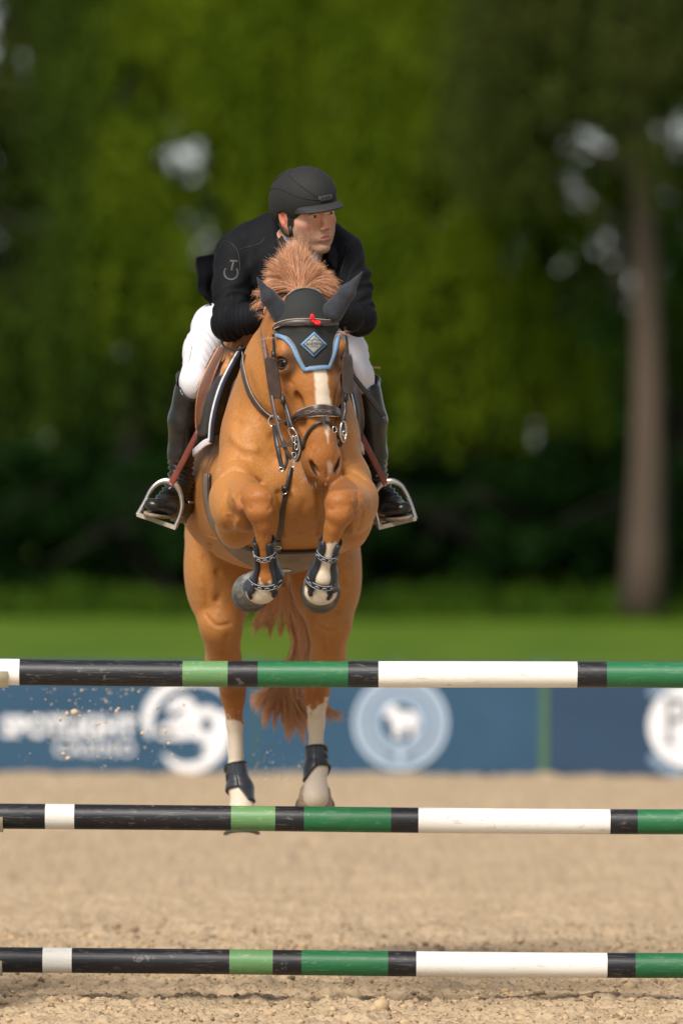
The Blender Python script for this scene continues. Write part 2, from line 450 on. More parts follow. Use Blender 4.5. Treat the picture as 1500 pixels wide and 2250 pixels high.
flat_text('lettering', 'SPOTLIGHT', 6, 303, 1576, 1624, m_prt_w, b1, .045)
flat_text('lettering', 'CASINO', 122, 298, 1634, 1663, m_prt_w, b1, .02, sp=1.15)
mb = MB()
flat_stroke(mb, [(331, 1622), (326, 1590), (333, 1556), (352, 1528), (384, 1507), (430, 1498), (470, 1508), (500, 1528)], [8, 22, 26, 24, 22, 16, 10, 6], YD)
flat_stroke(mb, [(362, 1661), (392, 1684), (425, 1688), (462, 1674), (488, 1644), (499, 1600), (492, 1566)], [6, 18, 22, 24, 26, 22, 16], YD - .001)
flat_stroke(mb, [(372, 1566), (390, 1549), (412, 1548), (420, 1566), (406, 1586), (378, 1600), (356, 1614), (400, 1615), (440, 1612)], [14, 26, 30, 28, 26, 28, 20, 24, 18], YD - .002)
flat_stroke(mb, circ(456, 1594, 24, 30), 22, YD - .003, True, 2)
flat_stroke(mb, [(484, 1590), (478, 1630), (450, 1660)], [20, 24, 14], YD - .004)
mb.build('emblem', m_prt_w, b1, False)
cx, cy = 882, 1588
mb = MB()
flat_stroke(mb, circ(cx, cy, 92), 25, YD, True, 2); mb.build('seal_ring', m_prt_p, b2, False)
mb = MB(); flat_stroke(mb, circ(cx, cy, 58), 20, YD, True, 2); mb.build('seal_ring', m_prt_p, b2, False)
m_prt_q = basic('light_print', (.42, .50, .60), rough=.6, scale=4, vary=.04)
mb = MB(); flat_stroke(mb, circ(cx, cy, 100), 7, YD - .002, True, 2); flat_stroke(mb, circ(cx, cy, 47), 3.5, YD - .002, True, 2); flat_stroke(mb, circ(cx, cy, 67), 4, YD - .002, True, 2)
flat_poly(mb, circ(cx, cy + 70, 9, 12, 14), YD - .003)
mb.build('seal_rim', m_prt_q, b2, False)
mb = MB(); flat_stroke(mb, circ(cx, cy, 80, n=60, a0=112, a1=428), 6, YD - .002, False, 2); mb.build('seal_band', m_prt_q, b2, False)
mb = MB()
hp = [(-29, -34), (-22, -40), (-15, -37), (-6, -27), (4, -22), (18, -25), (30, -22), (34, -12), (33, 2), (28, 8), (30, 18), (24, 30), (19, 28), (21, 16), (16, 6), (4, 4), (2, 14), (4, 30), (-2, 31), (-6, 14), (-9, 30), (-15, 30), (-14, 12), (-20, 0), (-23, -16), (-33, -14), (-36, -20), (-30, -26)]
flat_poly(mb, [(cx + a * 1.1 + 2, cy + b * 1.1 + 2) for a, b in hp], YD - .003); mb.build('seal_horse', m_prt_w, b2, False)
mb = MB(); flat_poly(mb, circ(1517, 1592, 92), YD); mb.build('disc', m_prt_w, b3, False)
for a0, a1 in ((95, 142), (218, 268)):
    mb = MB(); flat_stroke(mb, [(1517 + (108 + 4 * math.sin(t * 31)) * math.cos(t), 1592 + (108 + 4 * math.sin(t * 31)) * math.sin(t)) for t in np.linspace(R(a0), R(a1), 40)], 17, YD, False, 1); mb.build('disc_border', m_prt_p, b3, False)
V, F = text_geo('P', .0); mesh_np('lettering', [(bx_(1466 + 48 * u), YD - .004, bz(1628 - 98 * v)) for u, v in V], F, m_prt_k, b3, False)
for q in ((1460, 1486, 1632, 1625), (1460, 1480, 1537, 1530)):
    mb = MB(); mb.box((bx_(q[0]), YD - .006, bz(q[2])), (bx_(q[1]), YD - .005, bz(q[3]))); mb.build('serif', m_prt_k, b3, False)

# ------------------------------------------------------------------ trees
def leaf_mat(name, c1, c2, tr=.4):
    m, t, b = mat_new(name); L = t.links
    out = t.nodes['Material Output']; t.nodes.remove(b)
    g = t.nodes.new('ShaderNodeNewGeometry')
    tc = t.nodes.new('ShaderNodeTexCoord'); nz = t.nodes.new('ShaderNodeTexNoise'); nz.inputs['Scale'].default_value = .9; nz.inputs['Detail'].default_value = 2; L.new(tc.outputs['Object'], nz.inputs[0])
    mx = t.nodes.new('ShaderNodeMix'); mx.data_type = 'RGBA'; mx.inputs['A'].default_value = (*c1, 1); mx.inputs['B'].default_value = (*c2, 1)
    ad = t.nodes.new('ShaderNodeMath'); ad.operation = 'MULTIPLY_ADD'; L.new(g.outputs['Random Per Island'], ad.inputs[0]); ad.inputs[1].default_value = .4
    mr = t.nodes.new('ShaderNodeMapRange'); mr.inputs['From Min'].default_value = .35; mr.inputs['From Max'].default_value = .65; mr.inputs['To Max'].default_value = .7; L.new(nz.outputs['Fac'], mr.inputs['Value'])
    L.new(mr.outputs[0], ad.inputs[2]); L.new(ad.outputs[0], mx.inputs['Factor'])
    d = t.nodes.new('ShaderNodeBsdfDiffuse'); tl = t.nodes.new('ShaderNodeBsdfTranslucent'); ms = t.nodes.new('ShaderNodeMixShader'); ms.inputs[0].default_value = tr
    L.new(mx.outputs['Result'], d.inputs[0]); L.new(mx.outputs['Result'], tl.inputs[0]); L.new(d.outputs[0], ms.inputs[1]); L.new(tl.outputs[0], ms.inputs[2]); L.new(ms.outputs[0], out.inputs[0])
    return m
def leaves(name, P, ln, wd, mat, parent, hang=0., seed=1):
    r = np.random.default_rng(seed); n = len(P)
    a = r.normal(size=(n, 3)); a[:, 2] -= hang * 2.5; a /= np.linalg.norm(a, axis=1)[:, None]
    b = np.cross(a, r.normal(size=(n, 3))); b /= np.linalg.norm(b, axis=1)[:, None]
    s = (.7 + .6 * r.random(n))[:, None]; a = a * ln * s; b = b * wd * s
    V = np.stack([P - a / 2, P + b / 2, P + a / 2, P - b / 2], 1).reshape(-1, 3)
    F = np.arange(n * 4).reshape(n, 4)
    return mesh_np(name, V, F, mat, parent, smooth=False)
# openings in the foliage where the pale sky shows: (column, row, half-width, half-height)
GAPS = [(0, 90, 50, 75), (5, 500, 60, 110), (300, 205, 45, 50), (428, 400, 46, 62), (470, 520, 40, 60), (390, 340, 30, 60), (1275, 375, 44, 56), (1335, 640, 84, 100), (1195, 130, 26, 36),
        (1490, 250, 40, 60), (1480, 520, 45, 90), (1180, 560, 50, 40), (950, 430, 24, 40), (1250, 300, 60, 30)]
def keep(P, strength=1.):
    d = D0 + P[:, 1]; px = 750 + P[:, 0] * PX / d; py = HZ + (HC - P[:, 2]) * PX / d
    k = np.ones(len(P), bool)
    for cx, cy, w, h in GAPS:
        q = ((px - cx) / (w * 1.6)) ** 2 + ((py - cy) / (h * 1.6)) ** 2 + .9 * (vnoise(px, py, .035, 9) - .5)
        k &= ~(RNG.random(len(P)) < strength * np.clip((1.25 - q) * 1.3, 0, .86))
    return k
m_bark = basic('bark', (.022, .015, .010), rough=.95, scale=.8, col2=(.085, .058, .040), bump=.8, bscale=9, stretch=(1, 1, .25))
m_bark_shade = basic('shaded_bark', (.022, .018, .014), rough=.95, scale=6, col2=(.04, .034, .026))  # trunk shade under the crowns is painted into this bark colour
def trunk(parent, base, top, r, lean=0., limbs=7, seed=0, name='trunk', mat=None):
    rr = random.Random(seed); mb = MB(); pts = []; rad = []
    for i in range(11):
        t = i / 10; pts.append((base[0] + lean * t + .12 * math.sin(t * 5 + seed), base[1] + .1 * math.sin(t * 4), base[2] - .1 + (top - base[2]) * t)); rad.append(r * (1.35 if i == 0 else 1.08 if i == 1 else 1 - .6 * t))
    mb.tube(pts, rad, 12)
    for k in range(limbs):
        t = (.62 if mat is not None else .35) + (.35 if mat is not None else .6) * k / limbs; p = pts[int(t * 10)]; a = rr.uniform(0, 6.28); L = rr.uniform(2.0, 4.0)
        q = [(p[0] + math.cos(a) * L * u, p[1] + math.sin(a) * L * u, p[2] + 1.7 * u - .4 * u * u) for u in (0, .3, .65, 1)]
        mb.tube(q, [r * .4, r * .28, r * .17, r * .06], 7)
    mb.build(name, mat or m_bark_shade, parent)
def willow(cx, y, rad, z0, z1, zlow, ns, mat, label, seed, tr=.3, lean=0, droop=None, strength=1., bark=None):
    r = np.random.default_rng(seed)
    e = tag(empty('willow_tree', (cx, y, 0)), label, 'tree', 'trees behind the arena')
    trunk(e, (cx, y, 0), z1 - 2.5, tr, lean, seed=seed, mat=bark, limbs=7 if bark is None else 4)
    P = []
    for _ in range(ns):
        a = r.uniform(0, 2 * math.pi); q = math.sqrt(r.random()) ; x = cx + math.cos(a) * q * rad + r.normal(0, .2); yy = y + math.sin(a) * q * rad * .8
        zt = z1 - (z1 - z0) * q ** 2 * .8 + r.normal(0, .4)
        lo = zlow + (droop(x) if droop else 0)
        L = max(.8, (zt - lo) * (.35 + .65 * r.random() ** (.6 if q > .5 else 1.3))); k = int(L / .062)
        t = np.linspace(0, 1, k); sw = r.normal(0, .25); out = .9 * q
        P.append(np.stack([x + math.cos(a) * out * np.sqrt(t) + sw * t ** 2 + r.normal(0, .07, k), yy + math.sin(a) * out * np.sqrt(t) + r.normal(0, .07, k), zt - L * t + r.normal(0, .05, k)], 1))
    P = np.concatenate(P); P = P[keep(P, strength)]
    leaves('crown', P, .17, .065, mat, e, 1., seed)
    return e
def bushy(name, cx, y, z0, z1, rad, n, mat, label, seed, tr=.22, group='trees behind the arena', cat='tree', leaf=(.3, .2), gaps=True):
    r = np.random.default_rng(seed)
    e = tag(empty(name, (cx, y, 0)), label, cat, group)
    trunk(e, (cx, y, 0), z0 + (z1 - z0) * .6, tr, seed=seed)
    P = []; nc = 34
    for c in range(nc):
        t = r.random(); a = r.uniform(0, 2 * math.pi); w = math.sin(math.pi * min(max(.12 + .8 * t, 0), 1)) ** .6
        q = rad * w * math.sqrt(r.random()); cc = np.array((cx + math.cos(a) * q, y + math.sin(a) * q * .8, z0 + (z1 - z0) * t))
        rr = rad * r.uniform(.22, .42); d = r.normal(size=(n // nc, 3)); d /= np.linalg.norm(d, axis=1)[:, None]
        P.append(cc + d * rr * (r.random((n // nc, 1)) ** .35))
    P = np.concatenate(P)
    P = P[P[:, 2] > .05]
    if gaps: P = P[keep(P, .90 if z1 > 12 else 1.)]
    leaves('crown', P, leaf[0], leaf[1], mat, e, 0., seed)
    return e
def shrub(px, i, wh):  # shrub row added as the dark shade below the fronds
    e = bushy('shade_fill_shrub', (px - 750) * sc_(88), 88.2 + (i % 3) * .5, -.1, 2.5 + .35 * math.sin(i * 2.1), .95, 6500, lf_shade,
        'shrub coloured as canopy shade at the foot of the trees, ' + wh, 90 + i, tr=.08, group='shrubs standing in for shade along the foot of the trees', cat='shrub', leaf=(.24, .18), gaps=False)
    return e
if not os.environ.get('NOTREES'):
    lf_y = leaf_mat('willow_leaves_bright', (.080, .130, .008), (.150, .205, .012), .45)
    lf_m = leaf_mat('willow_leaves', (.035, .065, .010), (.075, .12, .015), .4)
    lf_o = leaf_mat('willow_leaves_olive', (.034, .052, .012), (.075, .092, .020), .4)
    lf_shade = leaf_mat('canopy_shade_leaves', (.006, .018, .004), (.012, .032, .007), .15)  # leaf colour darkened to paint the shade beneath the canopy
    lf_b = leaf_mat('back_leaves', (.022, .050, .012), (.045, .08, .02), .3)
    T = lambda px, y: (px - 750) * sc_(y)
    willow(T(640, 91), 91, 2.9, 9, 14.5, 4.0, 1150, lf_y, 'bright yellow-green weeping willow directly behind the rider', 21)
    willow(T(930, 90), 90, 2.3, 8, 14.5, 2.5, 950, lf_y, 'bright weeping willow right of the rider with fronds hanging lowest', 22)
    willow(T(300, 92), 92, 2.2, 8, 13.5, 2.6, 800, lf_m, 'mid green willow left of the rider with pale sky in its gaps', 23)
    willow(T(20, 93), 93, 2.4, 8, 14, 4.6, 720, lf_o, 'olive willow at the left edge of the picture', 24)
    w5 = willow(T(1412, 85), 85, 2.7, 9, 14.5, 6.2, 640, lf_o, 'olive tree with a bare pale trunk standing right of the rider', 25, tr=.30, lean=-.12, bark=m_bark)
    willow(T(1200, 94), 94, 2.0, 9, 14, 4.4, 600, lf_m, 'mid green willow between the bright willow and the bare trunk', 26)
    willow(T(1720, 92), 92, 2.6, 8, 14, 3.5, 420, lf_m, 'green willow beyond the bare trunk at the right edge', 27)
    willow(T(-380, 92), 92, 2.8, 8, 14, 3.5, 420, lf_m, 'green willow outside the left edge of the arena view', 28)
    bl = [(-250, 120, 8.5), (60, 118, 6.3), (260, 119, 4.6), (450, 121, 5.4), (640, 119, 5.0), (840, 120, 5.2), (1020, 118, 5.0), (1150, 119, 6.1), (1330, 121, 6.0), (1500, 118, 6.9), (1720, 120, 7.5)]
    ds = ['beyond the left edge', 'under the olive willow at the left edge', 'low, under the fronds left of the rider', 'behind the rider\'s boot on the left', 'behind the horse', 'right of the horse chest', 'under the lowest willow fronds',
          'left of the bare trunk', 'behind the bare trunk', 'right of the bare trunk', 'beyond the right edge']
    for i, (px, y, h) in enumerate(bl):  # dense trees added as the dark shade beneath the willow canopy
        bushy('shade_fill_tree', T(px, y), y, .6, h, 1.35 if abs(px - 700) < 800 else 2.4, 15000, lf_shade, 'dense tree coloured as canopy shade, ' + ds[i], 40 + i, tr=.16, group='trees standing in for shade under the willows', leaf=(.34, .24))
    n = 26000; X_ = RNG.uniform(-26, 26, n); Y_ = 84.5 + 4.2 * RNG.random(n); H_ = RNG.random(n) * .55 * ((Y_ - 84) / 4.5) * (.5 + vnoise(X_, Y_, .9, 12))
    rg = leaves('shade_grass', np.stack([X_, Y_, H_ - .02], 1), .34, .10, leaf_mat('shade_grass_blades', (.020, .050, .006), (.055, .10, .010), .3), None, -1., 77)  # added grass strip; the tree shade on the turf is in its colour
    tag(rg, 'added rough grass, darkened as tree shade, along the foot of the trees', kind='stuff')
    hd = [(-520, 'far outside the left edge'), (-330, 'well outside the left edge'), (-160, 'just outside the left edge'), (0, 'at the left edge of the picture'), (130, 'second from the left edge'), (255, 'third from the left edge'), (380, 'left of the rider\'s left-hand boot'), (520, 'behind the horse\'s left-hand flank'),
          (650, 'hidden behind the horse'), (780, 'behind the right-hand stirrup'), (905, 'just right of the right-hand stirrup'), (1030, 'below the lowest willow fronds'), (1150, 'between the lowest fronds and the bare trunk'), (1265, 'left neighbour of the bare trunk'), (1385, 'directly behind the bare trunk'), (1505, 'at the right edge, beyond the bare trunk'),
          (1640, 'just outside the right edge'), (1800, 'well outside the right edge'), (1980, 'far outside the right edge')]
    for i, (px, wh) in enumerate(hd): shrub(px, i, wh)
    bk = [(-150, 150, 17), (170, 154, 18), (480, 150, 17.5), (790, 153, 18), (1080, 151, 17.5), (1370, 150, 18), (1680, 153, 17)]
    for i, (px, y, h) in enumerate(bk):
        bushy('background_tree', T(px, y), y, 2.0, h, 3.0, 15000, lf_b, 'tall mid green tree far behind, ' + ['outside the left edge', 'above the left shade-coloured trees', 'left of the helmet', 'right of the helmet', 'above the lowest willow fronds', 'behind the bare trunk', 'outside the right edge'][i], 60 + i, tr=.35, group='tall trees far behind the willows', leaf=(.5, .35))

# ------------------------------------------------------------------ jump rails and their standards
def paint(name, c, dirt=(.42, .32, .22), amt=.5, rough=.42):
    m, t, b = mat_new(name); L = t.links
    tc = t.nodes.new('ShaderNodeTexCoord'); mp = t.nodes.new('ShaderNodeMapping'); mp.inputs['Scale'].default_value = (.35, 1, 1); L.new(tc.outputs['Object'], mp.inputs[0])
    n = t.nodes.new('ShaderNodeTexNoise'); n.inputs['Scale'].default_value = 55; n.inputs['Detail'].default_value = 9; n.inputs['Roughness'].default_value = .7; L.new(mp.outputs[0], n.inputs[0])
    cr = t.nodes.new('ShaderNodeValToRGB'); cr.color_ramp.elements[0].position = .57; cr.color_ramp.elements[1].position = .68; cr.color_ramp.elements[0].color = (0, 0, 0, 1); cr.color_ramp.elements[1].color = (amt, amt, amt, 1); L.new(n.outputs['Fac'], cr.inputs[0])
    n2 = t.nodes.new('ShaderNodeTexNoise'); n2.inputs['Scale'].default_value = 7; n2.inputs['Detail'].default_value = 5; L.new(mp.outputs[0], n2.inputs[0])
    m1 = t.nodes.new('ShaderNodeMix'); m1.data_type = 'RGBA'; m1.inputs['A'].default_value = (*[x * .82 for x in c], 1); m1.inputs['B'].default_value = (*[min(1, x * 1.15) for x in c], 1); L.new(n2.outputs['Fac'], m1.inputs['Factor'])
    m2 = t.nodes.new('ShaderNodeMix'); m2.data_type = 'RGBA'; m2.inputs['B'].default_value = (*dirt, 1); L.new(cr.outputs[0], m2.inputs['Factor']); L.new(m1.outputs['Result'], m2.inputs['A'])
    # rubbed scratches along the pole
    mp2 = t.nodes.new('ShaderNodeMapping'); mp2.inputs['Scale'].default_value = (3.4, 60, 60); L.new(tc.outputs['Object'], mp2.inputs[0])
    n3 = t.nodes.new('ShaderNodeTexNoise'); n3.inputs['Scale'].default_value = 3; n3.inputs['Detail'].default_value = 3; L.new(mp2.outputs[0], n3.inputs[0])
    c3 = t.nodes.new('ShaderNodeValToRGB'); c3.color_ramp.elements[0].position = .62; c3.color_ramp.elements[1].position = .66; c3.color_ramp.elements[0].color = (0, 0, 0, 1); c3.color_ramp.elements[1].color = (.22 * amt, .22 * amt, .22 * amt, 1); L.new(n3.outputs['Fac'], c3.inputs[0])
    m3 = t.nodes.new('ShaderNodeMix'); m3.data_type = 'RGBA'; m3.inputs['B'].default_value = (.5, .45, .38, 1); L.new(c3.outputs[0], m3.inputs['Factor']); L.new(m2.outputs['Result'], m3.inputs['A'])
    n4 = t.nodes.new('ShaderNodeTexNoise'); n4.inputs['Scale'].default_value = 16; n4.inputs['Detail'].default_value = 10; n4.inputs['Roughness'].default_value = .75; L.new(tc.outputs['Object'], n4.inputs[0])
    c4 = t.nodes.new('ShaderNodeValToRGB'); c4.color_ramp.elements[0].position = .63; c4.color_ramp.elements[1].position = .645; c4.color_ramp.elements[0].color = (0, 0, 0, 1); c4.color_ramp.elements[1].color = (amt, amt, amt, 1); L.new(n4.outputs['Fac'], c4.inputs[0])
    m4 = t.nodes.new('ShaderNodeMix'); m4.data_type = 'RGBA'; m4.inputs['B'].default_value = (*[.5 * d_ + .5 * .3 for d_ in dirt], 1); L.new(c4.outputs[0], m4.inputs['Factor']); L.new(m3.outputs['Result'], m4.inputs['A'])
    L.new(m4.outputs['Result'], b.inputs['Base Color']); b.inputs['Roughness'].default_value = rough
    bp = t.nodes.new('ShaderNodeBump'); bp.inputs['Strength'].default_value = .25; bp.inputs['Distance'].default_value = .002; L.new(n3.outputs['Fac'], bp.inputs['Height']); L.new(bp.outputs[0], b.inputs['Normal'])
    return m
PM = {'w': paint('white_paint', (.80, .78, .73), (.36, .26, .16), .5, .5), 'k': paint('black_paint', (.008, .009, .013), (.24, .22, .19), .4),
      'l': paint('light_green_paint', (.105, .24, .088), (.40, .42, .25), .5), 'g': paint('dark_green_paint', (.012, .13, .045), (.22, .30, .18), .4)}
def rail(px_rows, py, y, bands, label, tilt=0.):
    keys = list('wklg'); s = sc_(y); r = .0475
    xs = []; cs = []
    for (p, c) in bands: xs.append((p - 750) * s); cs.append(c)
    V = []; F = []; Mi = []; N = 40; z = HC - (py - HZ) * s
    allx = []
    for i in range(len(xs) - 1):
        k = max(1, int((xs[i + 1] - xs[i]) / .08)); allx += [(xs[i] + (xs[i + 1] - xs[i]) * j / k, cs[i]) for j in range(k)]
    allx.append((xs[-1], cs[-2]))
    for i, (x, c) in enumerate(allx):
        rr = r * (.96 if i in (0, len(allx) - 1) else 1) * (1 + .006 * math.sin(x * 4 + y))
        for k in range(N):
            a = 2 * math.pi * k / N; V.append((x, y + rr * math.cos(a), z + rr * math.sin(a) + .003 * math.sin(x * 1.7 + y * 3) - .007 * (1 - ((x - .4) / 1.8) ** 2)))
    for i in range(len(allx) - 1):
        for k in range(N): F.append((i * N + k, i * N + (k + 1) % N, (i + 1) * N + (k + 1) % N, (i + 1) * N + k)); Mi.append(keys.index(allx[i][1]))
    F.append(tuple(range(N))[::-1]); Mi.append(0); F.append(tuple((len(allx) - 1) * N + k for k in range(N))); Mi.append(0)
    o = mesh_np('jump_rail', V, F, None, None)
    for k in keys: o.data.materials.append(PM[k])
    o.data.polygons.foreach_set('material_index', np.array(Mi, np.int32))
    tag(o, label, 'rail', 'striped rails of the jump')
    return o
YR2 = .9
rail(0, 1478, 0, [(-120, 'w'), (-55, 'k'), (-20, 'w'), (45, 'k'), (403, 'l'), (502, 'k'), (568, 'g'), (766, 'k'), (833, 'w'), (1269, 'k'), (1334, 'g'), (1560, 'k'), (1630, 'l'), (1760, 'k'), (1960, 'w'), (2060, 'w')], 'striped jump rail nearest the camera and highest, under the front hooves')
rail(0, 1798, YR2, [(-90, 'k'), (103, 'w'), (167, 'k'), (511, 'l'), (608, 'k'), (671, 'g'), (862, 'k'), (922, 'w'), (1343, 'k'), (1403, 'g'), (1610, 'k'), (1680, 'l'), (1800, 'k'), (1960, 'w'), (2040, 'w')], 'striped jump rail at middle height, in front of the hind hooves')
rail(0, 2114, YR2, [(-95, 'k'), (99, 'w'), (163, 'k'), (509, 'l'), (604, 'k'), (667, 'g'), (857, 'k'), (919, 'w'), (1338, 'k'), (1400, 'g'), (1606, 'k'), (1676, 'l'), (1796, 'k'), (1956, 'w'), (2036, 'w')], 'lowest striped jump rail, just above the sand')
m_cup = basic('cup_plastic', (.62, .58, .42), rough=.4, scale=8)
m_std = basic('standard_paint', (.10, .22, .20), rough=.5, scale=8)
m_stw = basic('standard_white', (.75, .74, .70), rough=.5, scale=8)
def standard(x, y, zs, side, label, foot_w=True):
    e = tag(empty('jump_standard', (x, y, 0)), label, 'jump stand', 'stands holding the jump rails')
    mb = MB(); mb.box((x - .05, y + .07, .06), (x + .05, y + .17, 1.6)); mb.build('post', m_stw, e, False)
    mb = MB(); mb.box((x - .05, y - .3, .0), (x + .05, y + .5, .07)); mb.build('foot', m_std, e, False)
    X = x - side * .5; mb = MB(); mb.box((X - .04, y + .08, .06), (X + .04, y + .16, 1.35)); mb.build('post', m_stw, e, False)
    mb = MB(); mb.box((X - .04, y - .3, .0), (X + .04, y + .5, .07)); mb.build('foot', m_std, e, False)
    for z in (.25, .55, .85, 1.15):
        a, b = sorted((x - side * .05, X + side * .04)); mb = MB(); mb.box((a, y + .1, z), (b, y + .135, z + .09)); mb.build('slat', m_std, e, False)
    for z in zs:
        mb = MB(); V = []; N = 12
        x0, x1 = (x - .02, x + .145) if side > 0 else (x - .145, x + .02)
        for xx in (x0, x1):
            for i in range(N + 1):
                a = math.pi + math.pi * i / N * 1.; 
                for rr in (.050, .060): V.append((xx, y + rr * math.cos(a), z + rr * math.sin(a)))
        F = []; M = (N + 1) * 2
        for i in range(N):
            a = i * 2
            F += [(a, a + 2, M + a + 2, M + a), (a + 1, M + a + 1, M + a + 3, a + 3), (a, a + 1, a + 3, a + 2), (M + a, M + a + 2, M + a + 3, M + a + 1)]
        mb.add(V, F); mb.box((x - .03, y + .052, z - .04), (x + .03, y + .07, z + .05)); mb.build('rail_cup', m_cup, e)
    return e
zt = HC - (1478 - HZ) * sc_(0); z2 = HC - (1798 - HZ) * sc_(YR2); z3 = HC - (2114 - HZ) * sc_(YR2)
xl = (-1 - 750) * sc_(0) - .11; xr = (2000 - 750) * sc_(0)
standard(xl, 0, [zt], 1, 'jump stand of the nearest rail, its pale cup at the left edge')
standard(xr, 0, [zt], -1, 'jump stand of the nearest rail, outside the right edge')
standard((-1 - 750) * sc_(YR2) - .125, YR2, [z2, z3], 1, 'jump stand of the two lower rails, at the left edge')
standard((1985 - 750) * sc_(YR2), YR2, [z2, z3], -1, 'jump stand of the two lower rails, outside the right edge')
# ------------------------------------------------------------------ the horse
def unit(v): v = np.asarray(v, float); return v / np.linalg.norm(v)
HL = .71
POLL = at(677, 640, .20)
ha = unit((.111 , -.05, -.99)); hn0 = np.array((math.sin(R(19)), -math.cos(R(19)), 0.)); hn = unit(hn0 - ha * hn0.dot(ha)); hl = np.cross(hn, ha)
def H(l, s, n=0.): return POLL + hl * l + ha * s + hn * n
def build_horse_field(vox):
    F = Field((-.72, -.20, .45), (.36, 2.75, 2.85), vox)
    P = at
    X = (1, 0, 0)
    # trunk: chest, ribs, loin, quarters
    F.chain([(P(636, 1030, .62), (.205, .25)), (P(622, 1070, .90), (.270, .30)), (P(607, 1090, 1.25), (.366, .275)), (P(603, 1090, 1.6), (.335, .27)), (P(603, 1085, 1.95), (.315, .28)), (P(603, 1085, 2.15), (.24, .24))], X, .06)
    F.chain([(P(634, 960, .66), (.180, .24)), (P(622, 960, .95), (.208, .25)), (P(609, 965, 1.3), (.25, .24)), (P(603, 1000, 1.75), (.27, .22))], X, .07)
    F.ecap(P(620, 835, .95), P(606, 900, 1.8), (.13, .16), (.16, .15), X, .10)          # back and withers
    # breast
    for s, cx in ((-1, 560), (1, 712)):
        F.ell(P(cx, 985, .50), (.125, .15, .20), k=.07)
        F.ell(P(cx - s * 8, 1070, .46), (.105, .13, .12), k=.05)
        F.ell(P(cx + s * 2, 950, .64), (.105, .2, .25), k=.06)                            # shoulder
    F.ell(P(527, 1010, .62), (.070, .16, .20), k=.05); F.ell(P(746, 1010, .62), (.070, .16, .20), k=.05)
    F.ecap(P(637, 1080, .5), P(636, 1150, .74), (.17, .13), (.2, .12), X, .06)
    F.ecap(P(636, 930, .26), P(637, 1090, .31), .012, .018, X, .05, op='sub')
    # neck
    F.chain([(P(630, 900, .62), (.185, .25)), (P(632, 820, .50), (.165, .215)), (P(648, 750, .40), (.125, .16)), (P(662, 712, .36), (.098, .105))], X, .05)
    # forelimbs
    for s in (-1, 1):
        if s < 0:
            E, K1, K2, K3 = P(528, 1148, .40), P(520, 1095, .30), P(560, 1098, .03), P(570, 1102, -.01)
            sh = P(515, 1060, .45); C0, C1 = P(577, 1150, .02), P(584, 1225, .09); FT = P(590, 1268, .13); PT = P(573, 1296, .165)
            el = P(515, 1160, .40); out = -1
        else:
            E, K1, K2, K3 = P(768, 1140, .40), P(770, 1095, .30), P(750, 1104, .03), P(745, 1108, -.01)
            sh = P(770, 1060, .45); C0, C1 = P(735, 1155, .02), P(718, 1222, .08); FT = P(709, 1266, .12); PT = P(705, 1296, .155)
            el = P(770, 1160, .40); out = 1
        F.ell(sh + np.array((-out * .01, 0, 0)), (.088, .17, .11), k=.045)
        F.chain([(E + np.array((0, .04, .02)), (.092, .10)), (K1, (.092, .092)), (K2 + np.array((out * .022, .06, 0)), (.064, .062))], X, .035)
        F.ecap(el, el + np.array((0, .10, -.02)), .052, .06, X, .045)
        F.ell(P(500, 1120, .28) if s < 0 else P(788, 1118, .28), (.055, .14, .085), k=.035)      # forearm extensor belly
        F.ell(P(540, 1135, .22) if s < 0 else P(766, 1142, .22), (.055, .12, .06), k=.03)
        # knee: carpal block
        F.ell(K2, (.060, .062, .060), k=.02)
        F.ell(K3 + np.array((0, 0, .010)), (.050, .040, .040), k=.02); F.ell(K3 + np.array((0, .0, -.035)), (.050, .042, .034), k=.02)
        F.ell(K2 + np.array((out * .048, .01, -.02)), (.018, .03, .03), k=.015); F.ell(K2 + np.array((-out * .042, .01, -.015)), (.018, .03, .03), k=.015)
        F.ecap(K3 + np.array((0, .012, -.05)), C0, (.044, .040), (.034, .036), X, .02)
        F.chain([(C0, (.034, .036)), (C1, (.027, .033)), (FT, (.036, .040))], X, .015)
        F.ecap(C0 + np.array((0, .03, -.01)), FT + np.array((0, .03, .0)), .018, .022, X, .02)
        F.ell(FT, (.042, .044, .040), k=.015); F.ell(FT + np.array((0, .035, .0)), (.030, .025, .030), k=.015)
        F.ecap(FT, PT, (.038, .034), (.050, .034), X, .018)
        F.ell(PT + np.array((0, .01, -.008)), (.060 if s > 0 else .055, .040, .050 if s > 0 else .046), k=.02)
    # hind limbs
    for s in (-1, 1):
        if s < 0: hip, st, g1, hk, c0, c1, ft, pt = P(490, 1180, 1.98), P(487, 1372, 1.80), P(492, 1450, 1.95), P(513, 1530, 2.17), P(518, 1590, 2.20), P(521, 1690, 2.21), P(530, 1735, 2.19), P(534, 1778, 2.12)
        else: hip, st, g1, hk, c0, c1, ft, pt = P(706, 1180, 1.98), P(725, 1370, 1.80), P(722, 1450, 1.95), P(698, 1530, 2.17), P(697, 1590, 2.20), P(697, 1650, 2.21), P(699, 1690, 2.19), P(697, 1735, 2.13)
        o = s
        F.chain([(hip, (.150, .23)), (hip * .45 + st * .55 + np.array((o * -.006, .02, 0)), (.118, .165)), (st, (.080, .10))], X, .06)
        F.ell(P(462, 1245, 1.85) if s < 0 else P(737, 1245, 1.85), (.095, .18, .20), k=.06)
        F.ell(st + np.array((o * .008, -.035, .01)), (.060, .055, .060), k=.03)             # patella
        F.ell(st + np.array((o * .022, .03, .03)), (.058, .07, .06), k=.03)
        F.chain([(st, (.078, .09)), (g1, (.064, .085)), (hk + np.array((0, -.02, .045)), (.048, .055)), (hk, (.046, .052))], X, .03)
        F.ecap(hk + np.array((0, .055, .035)), hk + np.array((0, .05, -.03)), .026, .028, X, .02)   # point of hock
